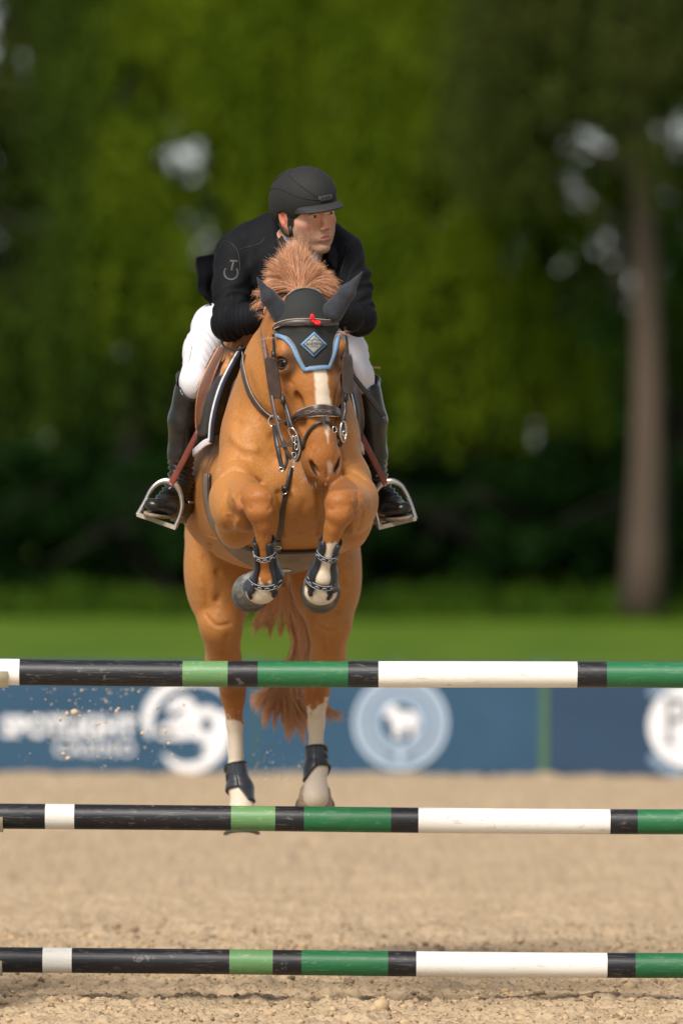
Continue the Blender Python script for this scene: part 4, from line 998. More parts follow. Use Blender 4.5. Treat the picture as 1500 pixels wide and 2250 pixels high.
# ------------------------------------------------------------------ the rider
rider = tag(empty('person', at(608, 740, 1.32)), 'rider in black jacket, white breeches and black helmet, looking right', 'person')
KS = 1.18
th = R(37); pit = R(9); rol = R(12)
f0 = Vector((math.sin(th), -math.cos(th), 0)); u0 = Vector((0, 0, 1)); l0 = Vector((math.cos(th), math.sin(th), 0))
f1 = f0 * math.cos(pit) - u0 * math.sin(pit); u1 = u0 * math.cos(pit) + f0 * math.sin(pit)
l1 = l0 * math.cos(rol) + u1 * math.sin(rol); u2 = u1 * math.cos(rol) - l0 * math.sin(rol)
RX, RY, RZ = np.array(l1), np.array(f1), np.array(u2)
RO = at(668, 464, .70)
def C(x, y, z): return RO + (RX * x + RY * y + RZ * z) * KS
AX = (RX, RY, RZ)
k_ = KS
def face_field(vox):
    F = Field(RO - np.array((.30, .20, .46)), RO + np.array((.26, .42, .17)), vox)
    E = lambda c, r, k=.012, op='add': F.ell(C(*c), np.array(r) * k_, AX, k * k_, op)
    T = lambda a, b, r1, r2, k=.010, op='add': F.ecap(C(*a), C(*b), np.array(r1) * k_ if hasattr(r1, '__len__') else r1 * k_, np.array(r2) * k_ if hasattr(r2, '__len__') else r2 * k_, RX, k * k_, op)
    E((0, -.008, .032), (.074, .096, .085)); E((0, .045, .035), (.060, .048, .045), .02)
    T((0, .030, .0), (0, .040, -.062), (.063, .058), (.048, .046), .02)
    for s in (-1, 1):
        T((s * .060, .005, -.048), (s * .040, .045, -.092), .016, .017, .02); T((s * .040, .045, -.092), (s * .010, .074, -.108), .017, .017, .015)
        T((s * .056, .0, .0), (s * .056, .005, -.048), (.02, .03), (.016, .022), .02); E((s * .046, .034, -.040), (.024, .036, .038), .025)
        E((s * .041, .060, -.026), (.023, .022, .018), .02)
        E((s * .034, .060, -.060), (.022, .021, .030), .02)
        T((s * .014, .089, .017), (s * .045, .076, .019), .0085, .007, .010)
        E((s * .032, .099, -.001), (.019, .015, .0125), .010, 'sub')
        # lids
        for up, rr in ((1, .0036), (-1, .0030)):
            pts = [(s * (.032 + .0165 * t), .0895 - .0075 * t * t, (.0005 if up > 0 else -.0010) + up * (.0082 if up > 0 else .0066) * (1 - t * t)) for t in np.linspace(-1, 1, 7)]
            for a, b in zip(pts[:-1], pts[1:]): T(a, b, rr, rr, .003)
        E((s * .0112, .100, -.0415), (.0075, .010, .0070), .005); E((s * .0075, .1085, -.0485), (.0042, .0055, .0035), .003, 'sub')
        # ears
        E((s * .079, -.012, -.010), (.0065, .019, .034), .006); E((s * .074, -.004, -.006), (.010, .012, .022), .010)
        E((s * .0865, -.008, -.006), (.008, .0105, .021), .003, 'sub'); E((s * .079, .002, -.038), (.0055, .009, .010), .006)
        T((s * .083, -.004, .020), (s * .084, -.026, .006), .0035, .004, .003); T((s * .084, -.026, .006), (s * .083, -.024, -.022), .004, .0035, .003)
    T((0, .089, .012), (0, .106, -.030), (.0072, .010), (.0088, .012), .009); E((0, .1085, -.0365), (.0092, .0100, .0088), .005)
    E((0, .078, -.071), (.031, .022, .027), .014); E((0, .079, -.107), (.022, .016, .016), .012)
    for s in (-1, 1):
        T((0, .0975, -.0660), (s * .010, .0960, -.0655), .0034, .0036, .003); T((s * .010, .0960, -.0655), (s * .0235, .0870, -.0710), .0036, .0018, .003)
        T((0, .0955, -.0805), (s * .011, .0940, -.0800), .0044, .0042, .003); T((s * .011, .0940, -.0800), (s * .0230, .0865, -.0735), .0040, .0018, .003)
        T((0, .101, -.0730), (s * .015, .096, -.0728), .0034, .0020, .002, 'sub')
    T((0, .103, -.053), (0, .101, -.062), .0025, .0025, .004, 'sub'); T((-.014, .094, -.090), (.014, .094, -.090), .005, .005, .010, 'sub')
    # neck, shoulders and hidden trunk down to the chest
    F.ecap(C(0, -.018, -.04), at(648, 560, .86), .064, .078, RX, .03)
    F.ecap(C(0, .022, -.075), at(660, 560, .80), .040, .055, RX, .03)
    F.ecap(at(540, 560, .88), at(740, 565, .88), .055, .055, (0, 1, 0), .04)
    F.ecap(at(640, 560, .88), at(625, 620, 1.0), (.15, .09), (.14, .08), (1, 0, 0), .04)
    # forearms and hands under the cuffs, closed on the reins
    for s in (-1, 1):
        w = at(575, 694, .56) if s < 0 else at(742, 692, .56); h = at(601, 690, .475) if s < 0 else at(716, 690, .475)
        e = at(512, 716, .70) if s < 0 else at(785, 700, .70); sh = at(520, 575, .86) if s < 0 else at(755, 575, .86)
        F.ecap(at(560, 560, .88) if s < 0 else at(720, 562, .88), sh, .045, .045, (0, 1, 0), .03); F.ecap(sh, e, .042, .036, (0, 1, 0), .02); F.ecap(e, w, .036, .026, (0, 1, 0), .01)
        F.ecap(w, h, (.030, .020), (.040, .020), (0, 0, 1), .012)
        d = h - w; d /= np.linalg.norm(d); inn = np.array((-s, 0, 0)) 
        for i in range(4):                      # four curled fingers
            L = (.034, .038, .035, .028)[i]; b = h + np.array((0, 0, .030 - .019 * i)) + d * .012
            p1 = b + d * L * .7; p2 = p1 + inn * .022 - d * .004 + np.array((0, .004, 0)); p3 = p2 - d * .022
            F.ecap(b, p1, .0095, .0088, (0, 0, 1), .003); F.ecap(p1, p2, .0088, .008, (0, 0, 1), .003); F.ecap(p2, p3, .008, .0068, (0, 0, 1), .003)
        t0 = h + np.array((0, 0, .034)) - d * .012; t1 = t0 + inn * .018 + d * .022 + np.array((0, 0, .010)); t2 = t1 + d * .024 + inn * .006
        F.ecap(t0, t1, .012, .010, (0, 0, 1), .005); F.ecap(t1, t2, .010, .0075, (0, 0, 1), .003)
    return F
F_ = face_field(.0033); FV, FQ = F_.surface(1); del F_
q = (FV - RO) / KS; fx, fy, fz = q @ RX, q @ RY, q @ RZ
fn = np.array([_n.noise(Vector(v) * 120.) for v in FV]) * .5 + np.array([_n.noise(Vector(v) * 45.) for v in FV]) * .5
lip = np.where(fy > .08, 1 - ss(.75, 1.15, np.hypot(fx / .0225, (fz + .0725) / (.0115 - .006 * np.minimum(np.abs(fx) / .022, 1)))), 0)
stub = ss(-.030, -.062, fz) * ss(-.01, .03, fy) * (1 - lip); stub = np.maximum(stub, np.where((np.abs(fx) > .045), ss(.0, -.04, fz) * ss(-.02, .01, fy), 0)) * (fz > -.14)
stub = np.where(lip > .3, 0, stub) * (.75 + .5 * fn)
rosy = np.clip(np.exp(-(((np.abs(fx) - .045) / .022) ** 2 + ((fz + .032) / .020) ** 2 + ((fy - .07) / .04) ** 2)) + np.exp(-((fx / .014) ** 2 + ((fz + .034) / .014) ** 2)) * (fy > .09) + (np.abs(fx) > .071) * (fz < .03) * (fy < .03) * (fy > -.06) * 1.0, 0, 1)
hairm = np.where((np.abs(fx) > .050) & (fy > .004) & (fy < .036) & (fz > -.038), ss(.035, .026, fy) * ss(-.038, -.026, fz + fn * .01), 0); hairm = np.maximum(hairm, (fz > .026) * ((fy < .06) | (fz > .05))); hairm = np.maximum(hairm, ((fy < -.035) & (fz > -.05)) * 1.0) * (np.abs(fx) < .077)
hairm = np.maximum(hairm, np.where(fy > .06, 1 - ss(.6, 1.1, np.hypot((np.abs(fx) - .031) / .018, (fz - .0195 + (np.abs(fx) - .031) ** 2 * 12) / .0048)), 0))
def m_skin():
    m, t, b = mat_new('skin'); L = t.links
    def attr(n): a = t.nodes.new('ShaderNodeAttribute'); a.attribute_name = n; return a.outputs['Fac']
    def mix(a, bb, f):
        x = t.nodes.new('ShaderNodeMix'); x.data_type = 'RGBA'
        for k, v in (('A', a), ('B', bb)):
            if isinstance(v, tuple): x.inputs[k].default_value = (*v, 1)
            else: L.new(v, x.inputs[k])
        L.new(f, x.inputs['Factor']); return x.outputs['Result']
    tc = t.nodes.new('ShaderNodeTexCoord'); n = t.nodes.new('ShaderNodeTexNoise'); n.inputs['Scale'].default_value = 45; n.inputs['Detail'].default_value = 6; L.new(tc.outputs['Object'], n.inputs[0])
    c = mix((.60, .31, .195), (.74, .44, .30), n.outputs['Fac']); mr_ = t.nodes.new('ShaderNodeMath'); mr_.operation = 'MULTIPLY'; mr_.inputs[1].default_value = .75; L.new(attr('rosy'), mr_.inputs[0]); c = mix(c, (.50, .13, .085), mr_.outputs[0]); 
    mm = t.nodes.new('ShaderNodeMath'); mm.operation = 'MULTIPLY'; mm.inputs[1].default_value = .7; L.new(attr('stubble'), mm.inputs[0]); c = mix(c, (.13, .085, .065), mm.outputs[0])
    c = mix(c, (.42, .15, .13), attr('lip')); c = mix(c, (.022, .015, .011), attr('hair'))
    L.new(c, b.inputs['Base Color']); b.inputs['Roughness'].default_value = .5; b.inputs['Subsurface Weight'].default_value = .12; b.inputs['Subsurface Radius'].default_value = (.012, .004, .002); b.inputs['Subsurface Scale'].default_value = .6
    n2 = t.nodes.new('ShaderNodeTexNoise'); n2.inputs['Scale'].default_value = 500; L.new(tc.outputs['Object'], n2.inputs[0]); bp = t.nodes.new('ShaderNodeBump'); bp.inputs['Strength'].default_value = .2; bp.inputs['Distance'].default_value = .001; L.new(n2.outputs['Fac'], bp.inputs['Height']); L.new(bp.outputs[0], b.inputs['Normal'])
    return m
pbody = mesh_np('body', FV, FQ, m_skin(), rider, attrs={'lip': lip, 'stubble': np.clip(stub, 0, 1), 'rosy': rosy, 'hair': np.clip(hairm, 0, 1)})
# eyes looking further to his left
m_scl = basic('eye_white', (.62, .58, .54), rough=.25, scale=200); m_iris = basic('iris', (.05, .06, .04), rough=.1, spec=.8, scale=300)
def ball(c, r, n=16):
    mb = MB(); V = []; F = []
    for i in range(n // 2 + 1):
        for j in range(n): a = math.pi * i / (n // 2); b = 2 * math.pi * j / n; V.append((c[0] + r * math.sin(a) * math.cos(b), c[1] + r * math.sin(a) * math.sin(b), c[2] + r * math.cos(a)))
    for i in range(n // 2):
        for j in range(n): F.append((i * n + j, (i + 1) * n + j, (i + 1) * n + (j + 1) % n, i * n + (j + 1) % n))
    return V, F
gaze = unit(RY * .93 + RX * .30 + RZ * .05)
for s in (-1, 1):
    c = C(s * .032, .0775, -.001); V, F = ball(c, .0122 * KS); e = mesh_np('eye', V, F, m_scl, rider)
    mb = MB(); mb.disc(c + gaze * .0120 * KS, gaze, 0.0068 * KS, 18, .0012); mb.build('iris', m_iris, e)
# sideburn hair
paths = []
for _ in range(520):
    s = -1 if RNG.random() < .8 else 1
    a = C(s * .066, RNG.uniform(.004, .034), RNG.uniform(-.030, .040)); p, nn_ = snap(bvh_of(FV, FQ) if 'FB' not in globals() else FB, a)
    if 'FB' not in globals(): FB = bvh_of(FV, FQ)
    paths.append(bez(p, p + nn_ * .004, p + nn_ * .006 - RZ * .006, p + nn_ * .005 - RZ * .012 + RX * s * RNG.normal(0, .002), 4))
strands('hair', paths, np.full(len(paths), .0007), basic('dark_hair', (.018, .012, .009), rough=.5), rider)

# helmet
m_hel = basic('matt_helmet', (.020, .0205, .0205), rough=.75, spec=.25, scale=260, vary=.30, bump=.3, bscale=500)
m_help = basic('helmet_panel', (.026, .027, .028), rough=.7, spec=.3, scale=260, vary=.3, bump=.3, bscale=500)
m_hels = basic('helmet_seam', (.006, .006, .006), rough=.8, scale=90)
helmet = tag(empty('x'), None); bpy.data.objects.remove(helmet)
F_ = Field(C(0, 0, 0) - .26, C(0, 0, 0) + .26, .0038)
E = lambda c, r, k=.012, op='add': F_.ell(C(*c), np.array(r) * k_, AX, k * k_, op)
E((0, -.012, .040), (.094, .120, .098)); E((0, -.055, .0), (.082, .070, .072), .03); E((0, .02, .06), (.084, .092, .083), .02)
E((0, -.008, .020), (.082, .106, .085), .004, 'sub'); E((0, -.052, -.01), (.070, .055, .062), .01, 'sub')
# open the face and the ears
F_.ell(C(0, .110, -.047), np.array((.120, .098, .079)) * k_, AX, .008, 'sub')
for s in (-1, 1): E((s * .085, -.002, -.040), (.04, .038, .050), .008, 'sub')
F_.ell(C(0, -.03, -.125), np.array((.2, .2, .065)) * k_, AX, .006, 'sub')
HVv, HQq = F_.surface(1); del F_
shell = mesh_np('helmet', HVv, HQq, m_hel, rider); HBV = bvh_of(HVv, HQq)
# peak
rows = []
for i, t in enumerate(np.linspace(-1, 1, 13)):
    a = t * R(62); x0, y0 = .083 * math.sin(a), .113 * math.cos(a) - .010; z0 = .036 - .004 * t * t
    ext = .047 * (1 - abs(t) ** 2.6) ** .8 + .001; drop = .012
    rows.append([C(x0 * .98, y0 * .96, z0 + .004), C(x0 * 1.02 + .3 * ext * math.sin(a), y0 + ext * .5, z0 - drop * .25), C(x0 * 1.03 + .45 * ext * math.sin(a), y0 + ext, z0 - drop - .010 * t * t)])
sheet('peak', rows, .007, m_help, shell, 4, 3)
mb = MB()
def hsurf(x, y, z, off=.0006):
    c = Vector(C(0, -.012, .03)); d = (Vector(C(x, y, z)) - c).normalized(); h, nn_, i, ds = HBV.ray_cast(c + d * .4, -d); return (np.array(h + nn_ * off), np.array(nn_)) if h else (np.array(c + d * .12), np.array(d))
def hline(pts, r=.0016, closed=False):
    P = [hsurf(*p)[0] for p in catmull(pts, 6, closed)]; mb = MB(); mb.tube(P, r, 6, closed=closed); return mb.build('seam', m_hels, shell)
for s in (-1, 1):
    hline([(s * .085, -.10, .075), (s * .092, -.05, .090), (s * .088, .01, .085), (s * .070, .07, .066), (s * .040, .12, .060), (s * .030, .13, .062)])
hline([(-.035, .135, .072), (-.060, .075, .100), (-.062, .02, .125), (-.045, -.015, .14), (.045, -.015, .14), (.062, .02, .125), (.060, .075, .100), (.035, .135, .072), (0, .145, .068)], closed=True)
hline([(-.04, -.04, .14), (-.06, -.06, .12), (-.055, -.10, .10), (0, -.115, .10), (.055, -.10, .10), (.06, -.06, .12), (.04, -.04, .14)])
# name plate on the front: a small shield with raised letters
g = []
for v, w in ((.071, .029), (.062, .030), (.053, .021)):
    g.append([hsurf(u * w, .13, v, .0025)[0] for u in (-1, -.5, 0, .5, 1)])
plate = sheet('badge_plate', g, .004, basic('badge_rubber', (.055, .056, .058), rough=.4, scale=60), shell, 3, 3)
Vt, Ft = text_geo('KASK', .02); Wt = [hsurf((u - .5) * .040, .13, .0570 + .010 * v, .0056)[0] for u, v in Vt]
mesh_np('lettering', Wt, Ft, basic('badge_print', (.012, .012, .013), rough=.5), plate, False)
# harness
m_web = basic('harness_webbing', (.012, .012, .013), rough=.6, scale=200)
FBV = bvh_of(FV, FQ)
for s in (-1,):
    strap('chin_strap', [C(s * .078, .022, .025), C(s * .0785, .020, -.005), C(s * .076, .020, -.035), C(s * .070, .022, -.060), C(s * .052, .040, -.098), C(0, .055, -.126)], .0135, .004, m_web, shell, norms=[RX * s, RX * s, RX * s, RX * s * .8 - RZ * .3, RX * s * .5 - RZ, -RZ])
    strap('chin_strap', [C(s * .074, -.048, -.018), C(s * .076, -.034, -.045), C(s * .073, -.008, -.066), C(s * .068, .018, -.060)], .013, .004, m_web, shell, norms=[RX * s] * 4)
    mb = MB(); mb.tube([C(s * .077, .021, -.030), C(s * .074, .021, -.064)], [.010, .011], 10); mb.build('buckle', m_web, shell)
strap('chin_strap', [C(.078, .022, .025), C(.076, .020, -.035), C(.060, .036, -.085), C(0, .055, -.126)], .0135, .004, m_web, shell, norms=[RX, RX, RX - RZ * .5, -RZ])

# jacket
def cloth(name, c, sheen=.25, rough=.75, bump=.25, sc=900, vary=.2):
    m = basic(name, c, rough=rough, spec=.15, scale=25, vary=vary, bump=bump, bscale=sc, sheen=sheen); return m
m_jkt = cloth('black_stretch_cloth', (.0055, .006, .008), .0)
m_brc = cloth('white_breeches_cloth', (.66, .65, .70), .05, .8, vary=.02)
m_sht = cloth('white_shirt_cloth', (.70, .73, .80), .1, vary=.02)
F_ = Field(at(425, 800, 1.0) - np.array((0, .7, 0)), at(850, 440, 1.0) + np.array((0, .75, 0)), .005)
Fa = F_.ecap; P = at; X = (1, 0, 0)
Fa(P(634, 590, .90), P(612, 690, 1.28), (.205, .13), (.20, .13), X, .05)
Fa(P(545, 540, .88), P(722, 542, .88), (.085, .085), (.085, .085), (0, 1, 0), .04)
Fa(P(585, 512, .90), P(700, 516, .90), (.058, .062), (.058, .062), (0, 1, 0), .05)
Fa(P(640, 520, .92), P(640, 600, .84), (.13, .10), (.16, .10), X, .05)
for s in (-1, 1):
    sh, e, w = (P(512, 562, .86), P(502, 705, .72), P(580, 692, .545)) if s < 0 else (P(752, 560, .86), P(785, 693, .72), P(738, 690, .545))
    mid = sh * .5 + e * .5 + np.array((s * .004, -.01, 0))
    F_.chain([(sh, (.080, .085)), (mid, (.066, .070)), (e, (.060, .060))], X, .03)
    F_.ell(P(499, 722, .73) if s < 0 else P(788, 706, .73), (.058, .055, .052), k=.03)
    F_.chain([(e, (.060, .060)), (e * .5 + w * .5 + np.array((0, 0, -.004)), (.053, .052)), (w, (.036, .036))], (0, 0, 1), .03)
F_.ell(C(0, -.005, -.12), (.085, .095, .10), AX, .02, 'sub')
F_.ell(P(672, 575, .70), (.040, .12, .075), k=.02, op='sub')                  # the open front at the collar
JV, JQ = F_.surface(2); del F_
ax_ = lambda a, b: (a, b)
JN = vnormals(JV, JQ); jd = np.zeros(len(JV))
def folds(V, a, b, amp, freq, rad, ph=0., skew=0.):
    """soft cloth folds running round a limb axis"""
    ab = b - a; L = np.linalg.norm(ab); w = ab / L; r = V - a; t = (r @ w) / L; d = np.linalg.norm(r - np.outer(r @ w, w), axis=1)
    m = ss(-.15, .1, t) * (1 - ss(.9, 1.15, t)) * (1 - ss(rad, rad * 1.5, d)); nn = np.array([_n.noise(Vector(v) * 11.) for v in V]); n2 = np.array([_n.noise(Vector((v[0] * 5, v[1] * 5, v[2] * 5 + 7))) for v in V])
    x = np.sin(2 * math.pi * freq * (t * L + skew * V[:, 0] + .022 * nn) + ph) ; return amp * m * (np.abs(x) ** .7 * np.sign(x)) * (.35 + 1.1 * np.abs(n2) * 1.6)
for s in (-1, 1):
    sh, e, w = (P(512, 562, .86), P(502, 705, .72), P(580, 692, .545)) if s < 0 else (P(752, 560, .86), P(785, 693, .72), P(738, 690, .545))
    jd += folds(JV, e, w, .0024, 27, .075, 0., .9) + folds(JV, sh * .35 + e * .65, e, .0030, 22, .085, 1., .6) + folds(JV, sh, e, .0014, 13, .09, 2., 1.2)
for a_, b_2, am, fr, ph in ((P(560, 560, .85), P(520, 660, .80), .0028, 11, .5), (P(720, 560, .85), P(770, 650, .80), .0028, 11, 1.5), (P(600, 530, .84), P(560, 640, .84), .0022, 9, 0.)):
    jd += folds(JV, a_, b_2, am, fr, .14, ph, 1.5)
jd += np.array([_n.noise(Vector(v) * 8.) for v in JV]) * .006 + np.array([_n.noise(Vector(v) * 20.) for v in JV]) * .0022
JV = JV + JN * jd[:, None]; jacket = mesh_np('jacket', JV, JQ, m_jkt, rider); JB = bvh_of(JV, JQ)
# jacket tails blown out behind
def rip(nr, nc): 
    i, j = np.mgrid[0:nr, 0:nc]; return .009 * np.sin(j * .9 + i * .12) * (i / nr) + .004 * np.sin(i * .7)
sheet('jacket_tail', atg([[(429, 566, 1.10), (452, 561, 1.14), (482, 556, 1.16), (520, 560, 1.15)], [(431, 606, 1.08), (455, 602, 1.14), (480, 600, 1.18), (520, 610, 1.18)], [(437, 638, 1.06), (456, 645, 1.12), (478, 650, 1.18), (520, 660, 1.2)], [(449, 654, 1.07), (466, 690, 1.12), (490, 702, 1.17), (530, 705, 1.2)]]), .005, m_jkt, jacket, 6, 6, rip)
sheet('jacket_tail', atg([[(700, 600, 1.25), (745, 600, 1.25), (775, 610, 1.22)], [(700, 660, 1.3), (745, 665, 1.28), (772, 660, 1.24)], [(690, 720, 1.34), (735, 715, 1.32), (760, 706, 1.26)]]), .005, m_jkt, jacket, 5, 5, rip)
sheet('jacket_tail', atg([[(520, 650, 1.36), (608, 640, 1.42), (700, 650, 1.36)], [(520, 720, 1.44), (608, 710, 1.52), (700, 720, 1.44)], [(530, 775, 1.46), (608, 775, 1.56), (690, 775, 1.46)]]), .005, m_jkt, jacket, 5, 5, rip)
# seams, collar, lapels
m_seam = basic('jacket_seam', (.013, .013, .015), rough=.5, scale=90)
for pts in ([(478, 548), (490, 530), (508, 538), (520, 556), (524, 590), (518, 622)], [(522, 550), (545, 542), (568, 535), (580, 520)], [(744, 535), (762, 538), (752, 575), (746, 600)], [(488, 628), (520, 640), (545, 640)]):
    Q_, N_ = on(JB, pts, .0004); mb = MB(); mb.tube(catmull(Q_, 5), .0013, 6); mb.build('seam', m_seam, jacket)
m_col = cloth('collar_cloth', (.008, .0085, .0105), .0)
sheet('collar', [[C(-.062, -.052, -.075), C(-.070, -.01, -.093), C(-.052, .035, -.115), C(-.03, .06, -.150)], [C(-.082, -.06, -.098), C(-.092, -.01, -.118), C(-.074, .045, -.145), C(-.045, .075, -.185)]], .006, m_col, jacket)
sheet('collar', [[C(.062, -.052, -.075), C(.070, -.01, -.093), C(.052, .035, -.115), C(.03, .06, -.150)], [C(.086, -.06, -.098), C(.096, -.01, -.118), C(.078, .045, -.145), C(.05, .075, -.19)]], .006, m_col, jacket)
# sleeve badge: a T standing in an open ring
m_bdg = basic('badge_reflective', (.034, .034, .030), rough=.6, scale=90)
def arc(cx, cy, r, a0, a1, n=12, ry=None): return [(cx + r * math.cos(R(a0 + (a1 - a0) * i / n)), cy + (ry or r) * math.sin(R(a0 + (a1 - a0) * i / n))) for i in range(n + 1)]
bc_ = 1
sstrap('sleeve_badge', JB, arc(505, 600, 15, -40, 220, 14), .0070, .0012, m_bdg, jacket, .001, 3)
sstrap('sleeve_badge', JB, [(502, 574), (510, 574), (519, 575)], .0085, .0012, m_bdg, jacket, .001, 3)
sstrap('sleeve_badge', JB, [(511, 576), (508, 586), (506, 596)], .0085, .0012, m_bdg, jacket, .001, 3)
# shirt, stock
F_ = Field(C(0, 0, -.2) - .16, C(0, 0, -.2) + .2, .0045)
F_.ecap(C(0, -.014, -.088), P(650, 575, .86), (.074, .074), (.085, .08), RX, .01); F_.ell(C(0, .03, -.06), (.10, .12, .055), AX, .01, 'sub')
F_.ell(P(684, 566, .73), (.020, .022, .018), None, .012)
V, Q = F_.surface(1); shirt = mesh_np('shirt', V, Q, m_sht, rider)
sheet('stock_tie', atg([[(676, 560, .700), (686, 558, .695), (694, 562, .70)], [(676, 576, .695), (686, 577, .690), (693, 574, .695)], [(680, 592, .69), (686, 592, .685), (690, 588, .69)]]), .006, m_sht, shirt, 4, 4)

# breeches
F_ = Field(at(380, 930, 1.0) - np.array((0, .3, 0)), at(850, 600, 1.0) + np.array((0, .6, 0)), .0055)
F_.ell(P(610, 735, 1.38), (.19, .17, .14), k=.05); F_.ecap(P(612, 690, 1.28), P(610, 735, 1.36), (.165, .11), (.17, .13), X, .03)
F_.chain([(P(545, 722, 1.34), (.105, .11)), (P(470, 722, 1.14), (.084, .088)), (P(441, 770, 1.03), (.066, .074)), (P(424, 838, .95), (.048, .058)), (P(412, 885, .975), (.036, .040))], X, .03)
F_.ell(P(424, 838, .925), (.048, .046, .066), k=.02)
F_.chain([(P(665, 726, 1.34), (.105, .11)), (P(738, 730, 1.14), (.082, .086)), (P(768, 772, 1.03), (.060, .072)), (P(790, 824, .95), (.046, .056)), (P(808, 880, .975), (.034, .040))], X, .03)
F_.ell(P(792, 826, .925), (.044, .046, .062), k=.02)
BV, BQ = F_.surface(2); del F_
BN = vnormals(BV, BQ); bd = folds(BV, P(470, 722, 1.14), P(545, 722, 1.34), .004, 20, .12) + folds(BV, P(441, 770, 1.03), P(470, 715, 1.14), .0014, 18, .1) + folds(BV, P(738, 730, 1.14), P(665, 726, 1.34), .004, 20, .12) + folds(BV, P(768, 772, 1.03), P(790, 824, .95), .0012, 25, .08)
bd += np.array([_n.noise(Vector(v) * 7.) for v in BV]) * .003 + folds(BV, P(424, 838, .95), P(455, 745, 1.08), .0012, 24, .08, 1., .8) + folds(BV, P(455, 745, 1.08), P(424, 838, .95), .0008, 30, .08, 2., -.8)
BV = BV + BN * bd[:, None]; breech = mesh_np('breeches', BV, BQ, m_brc, rider); BB = bvh_of(BV, BQ)
for pts in ([(457, 802), (435, 850), (420, 878)], [(470, 765), (452, 800), (436, 838), (424, 868)], [(420, 760), (412, 800), (408, 830)]):
    Q_, N_ = on(BB, pts, .0003); mb = MB(); mb.tube(catmull(Q_, 5), .0012, 6); mb.build('seam', basic('breeches_seam', (.42, .40, .42), rough=.8), breech)

# tall boots
m_boot = basic('boot_leather', (.005, .005, .005), rough=.30, spec=.45, scale=40, col2=(.014, .013, .012), bump=.35, bscale=120, coat=.15)
m_sole = basic('boot_sole', (.17, .13, .09), rough=.8, scale=60, col2=(.30, .25, .18))
m_steel = basic('stainless_steel', (.50, .47, .44), rough=.28, metal=1., scale=40, vary=.1)
for s in (-1, 1):
    if s < 0: top, c1, c2, an, hl_, ball_, toe = P(411, 868, .955), P(402, 925, .985), P(397, 1000, 1.01), P(396, 1062, 1.03), P(402, 1112, 1.07), P(362, 1116, .92), P(337, 1112, .84); fl = unit((.93, -.32, -.22))
    else: top, c1, c2, an, hl_, ball_, toe = P(806, 864, .955), P(816, 925, .985), P(821, 1000, 1.01), P(825, 1060, 1.03), P(822, 1112, 1.07), P(862, 1116, .92), P(884, 1116, .84); fl = unit((.93, .32, .22))
    lo = np.minimum.reduce([top, an, toe, hl_]) - .12; hi = np.maximum.reduce([top, an, toe, hl_]) + .12; hi[2] += .04
    F_ = Field(lo, hi, .0042); up = P(397, 832, 1.0) if s < 0 else P(822, 838, 1.0)
    F_.chain([(top, (.053, .058)), (c1, (.056, .066)), (c2, (.048, .058)), (an, (.040, .046)), (hl_, (.038, .044))], X, .02)
    F_.ecap(top, up, (.040, .045), (.022, .03), X, .02)
    F_.ecap(hl_ + np.array((0, -.02, -.004)), ball_, (.040, .038), (.048, .034), fl, .025); F_.ecap(ball_, toe, (.047, .032), (.036, .024), fl, .02); F_.ecap(an, ball_ + np.array((0, .03, .03)), .040, .030, fl, .03)
    kn = P(428, 836, .90) if s < 0 else P(784, 826, .90)
    F_.ell(kn, (.060, .060, .078) if s < 0 else (.052, .060, .078), None, .006, 'sub')
    F_.ell(P(418, 838, .955) if s < 0 else P(797, 832, .955), (.0535, .058, .074) if s < 0 else (.050, .058, .070), None, .003, 'sub')
    V, Q = F_.surface(1); del F_
    N = vnormals(V, Q); px_, py_ = proj(V); w_ = ss(1000, 1030, py_) * (1 - ss(1068, 1085, py_)); nz_ = np.array([_n.noise(Vector(v) * 14.) for v in V])
    dd = .0042 * w_ * np.sin((py_ + 9 * nz_ + s * (px_ - 400) * .35) * .52) + .0016 * nz_ + .002 * np.where((py_ > 1070) & (py_ < 1100), np.sin(py_ * .75), 0)
    V = V + N * dd[:, None]; boot = mesh_np('tall_boot', V, Q, m_boot, rider)
    # sole following the foot
    d = unit(toe - hl_); upv = unit(np.cross(fl, d)); upv = upv if upv[2] > 0 else -upv; g = []
    for t, w, o in ((-.10, .024, 0), (.05, .030, 0), (.3, .030, 0), (.52, .038, 0), (.75, .041, 0), (.95, .036, 0), (1.06, .024, 0), (1.11, .008, 0)):
        c = hl_ + (toe - hl_) * t - upv * .037; g.append([c + fl * w * u for u in (-1, -.5, 0, .5, 1)])
    sheet('sole', g, .013, m_sole, boot, 3, 3)
    c = hl_ - upv * .050 + d * .01; mb = MB(); mb.tube([c + upv * .008, c - upv * .014], [.034, .032], 14); mb.build('heel', m_sole, boot)
    # spur
    sp = hl_ + upv * .022; mb = MB(); mb.tube(catmull([sp - d * .035 - fl * s * .0, sp + fl * .043, sp + fl * .046 + d * .06], 5), .0042, 8); mb.tube(catmull([sp - d * .035, sp - fl * .043, sp - fl * .046 + d * .06], 5), .0042, 8); mb.tube([sp - d * .03, sp - d * .075], [.005, .004], 8); mb.build('spur', m_steel, boot)
    strap('spur_strap', [sp + fl * .046 + d * .055, an + d * .065 + upv * -.006, sp - fl * .046 + d * .055], .013, .004, m_boot, boot, norms=[fl, d, -fl])
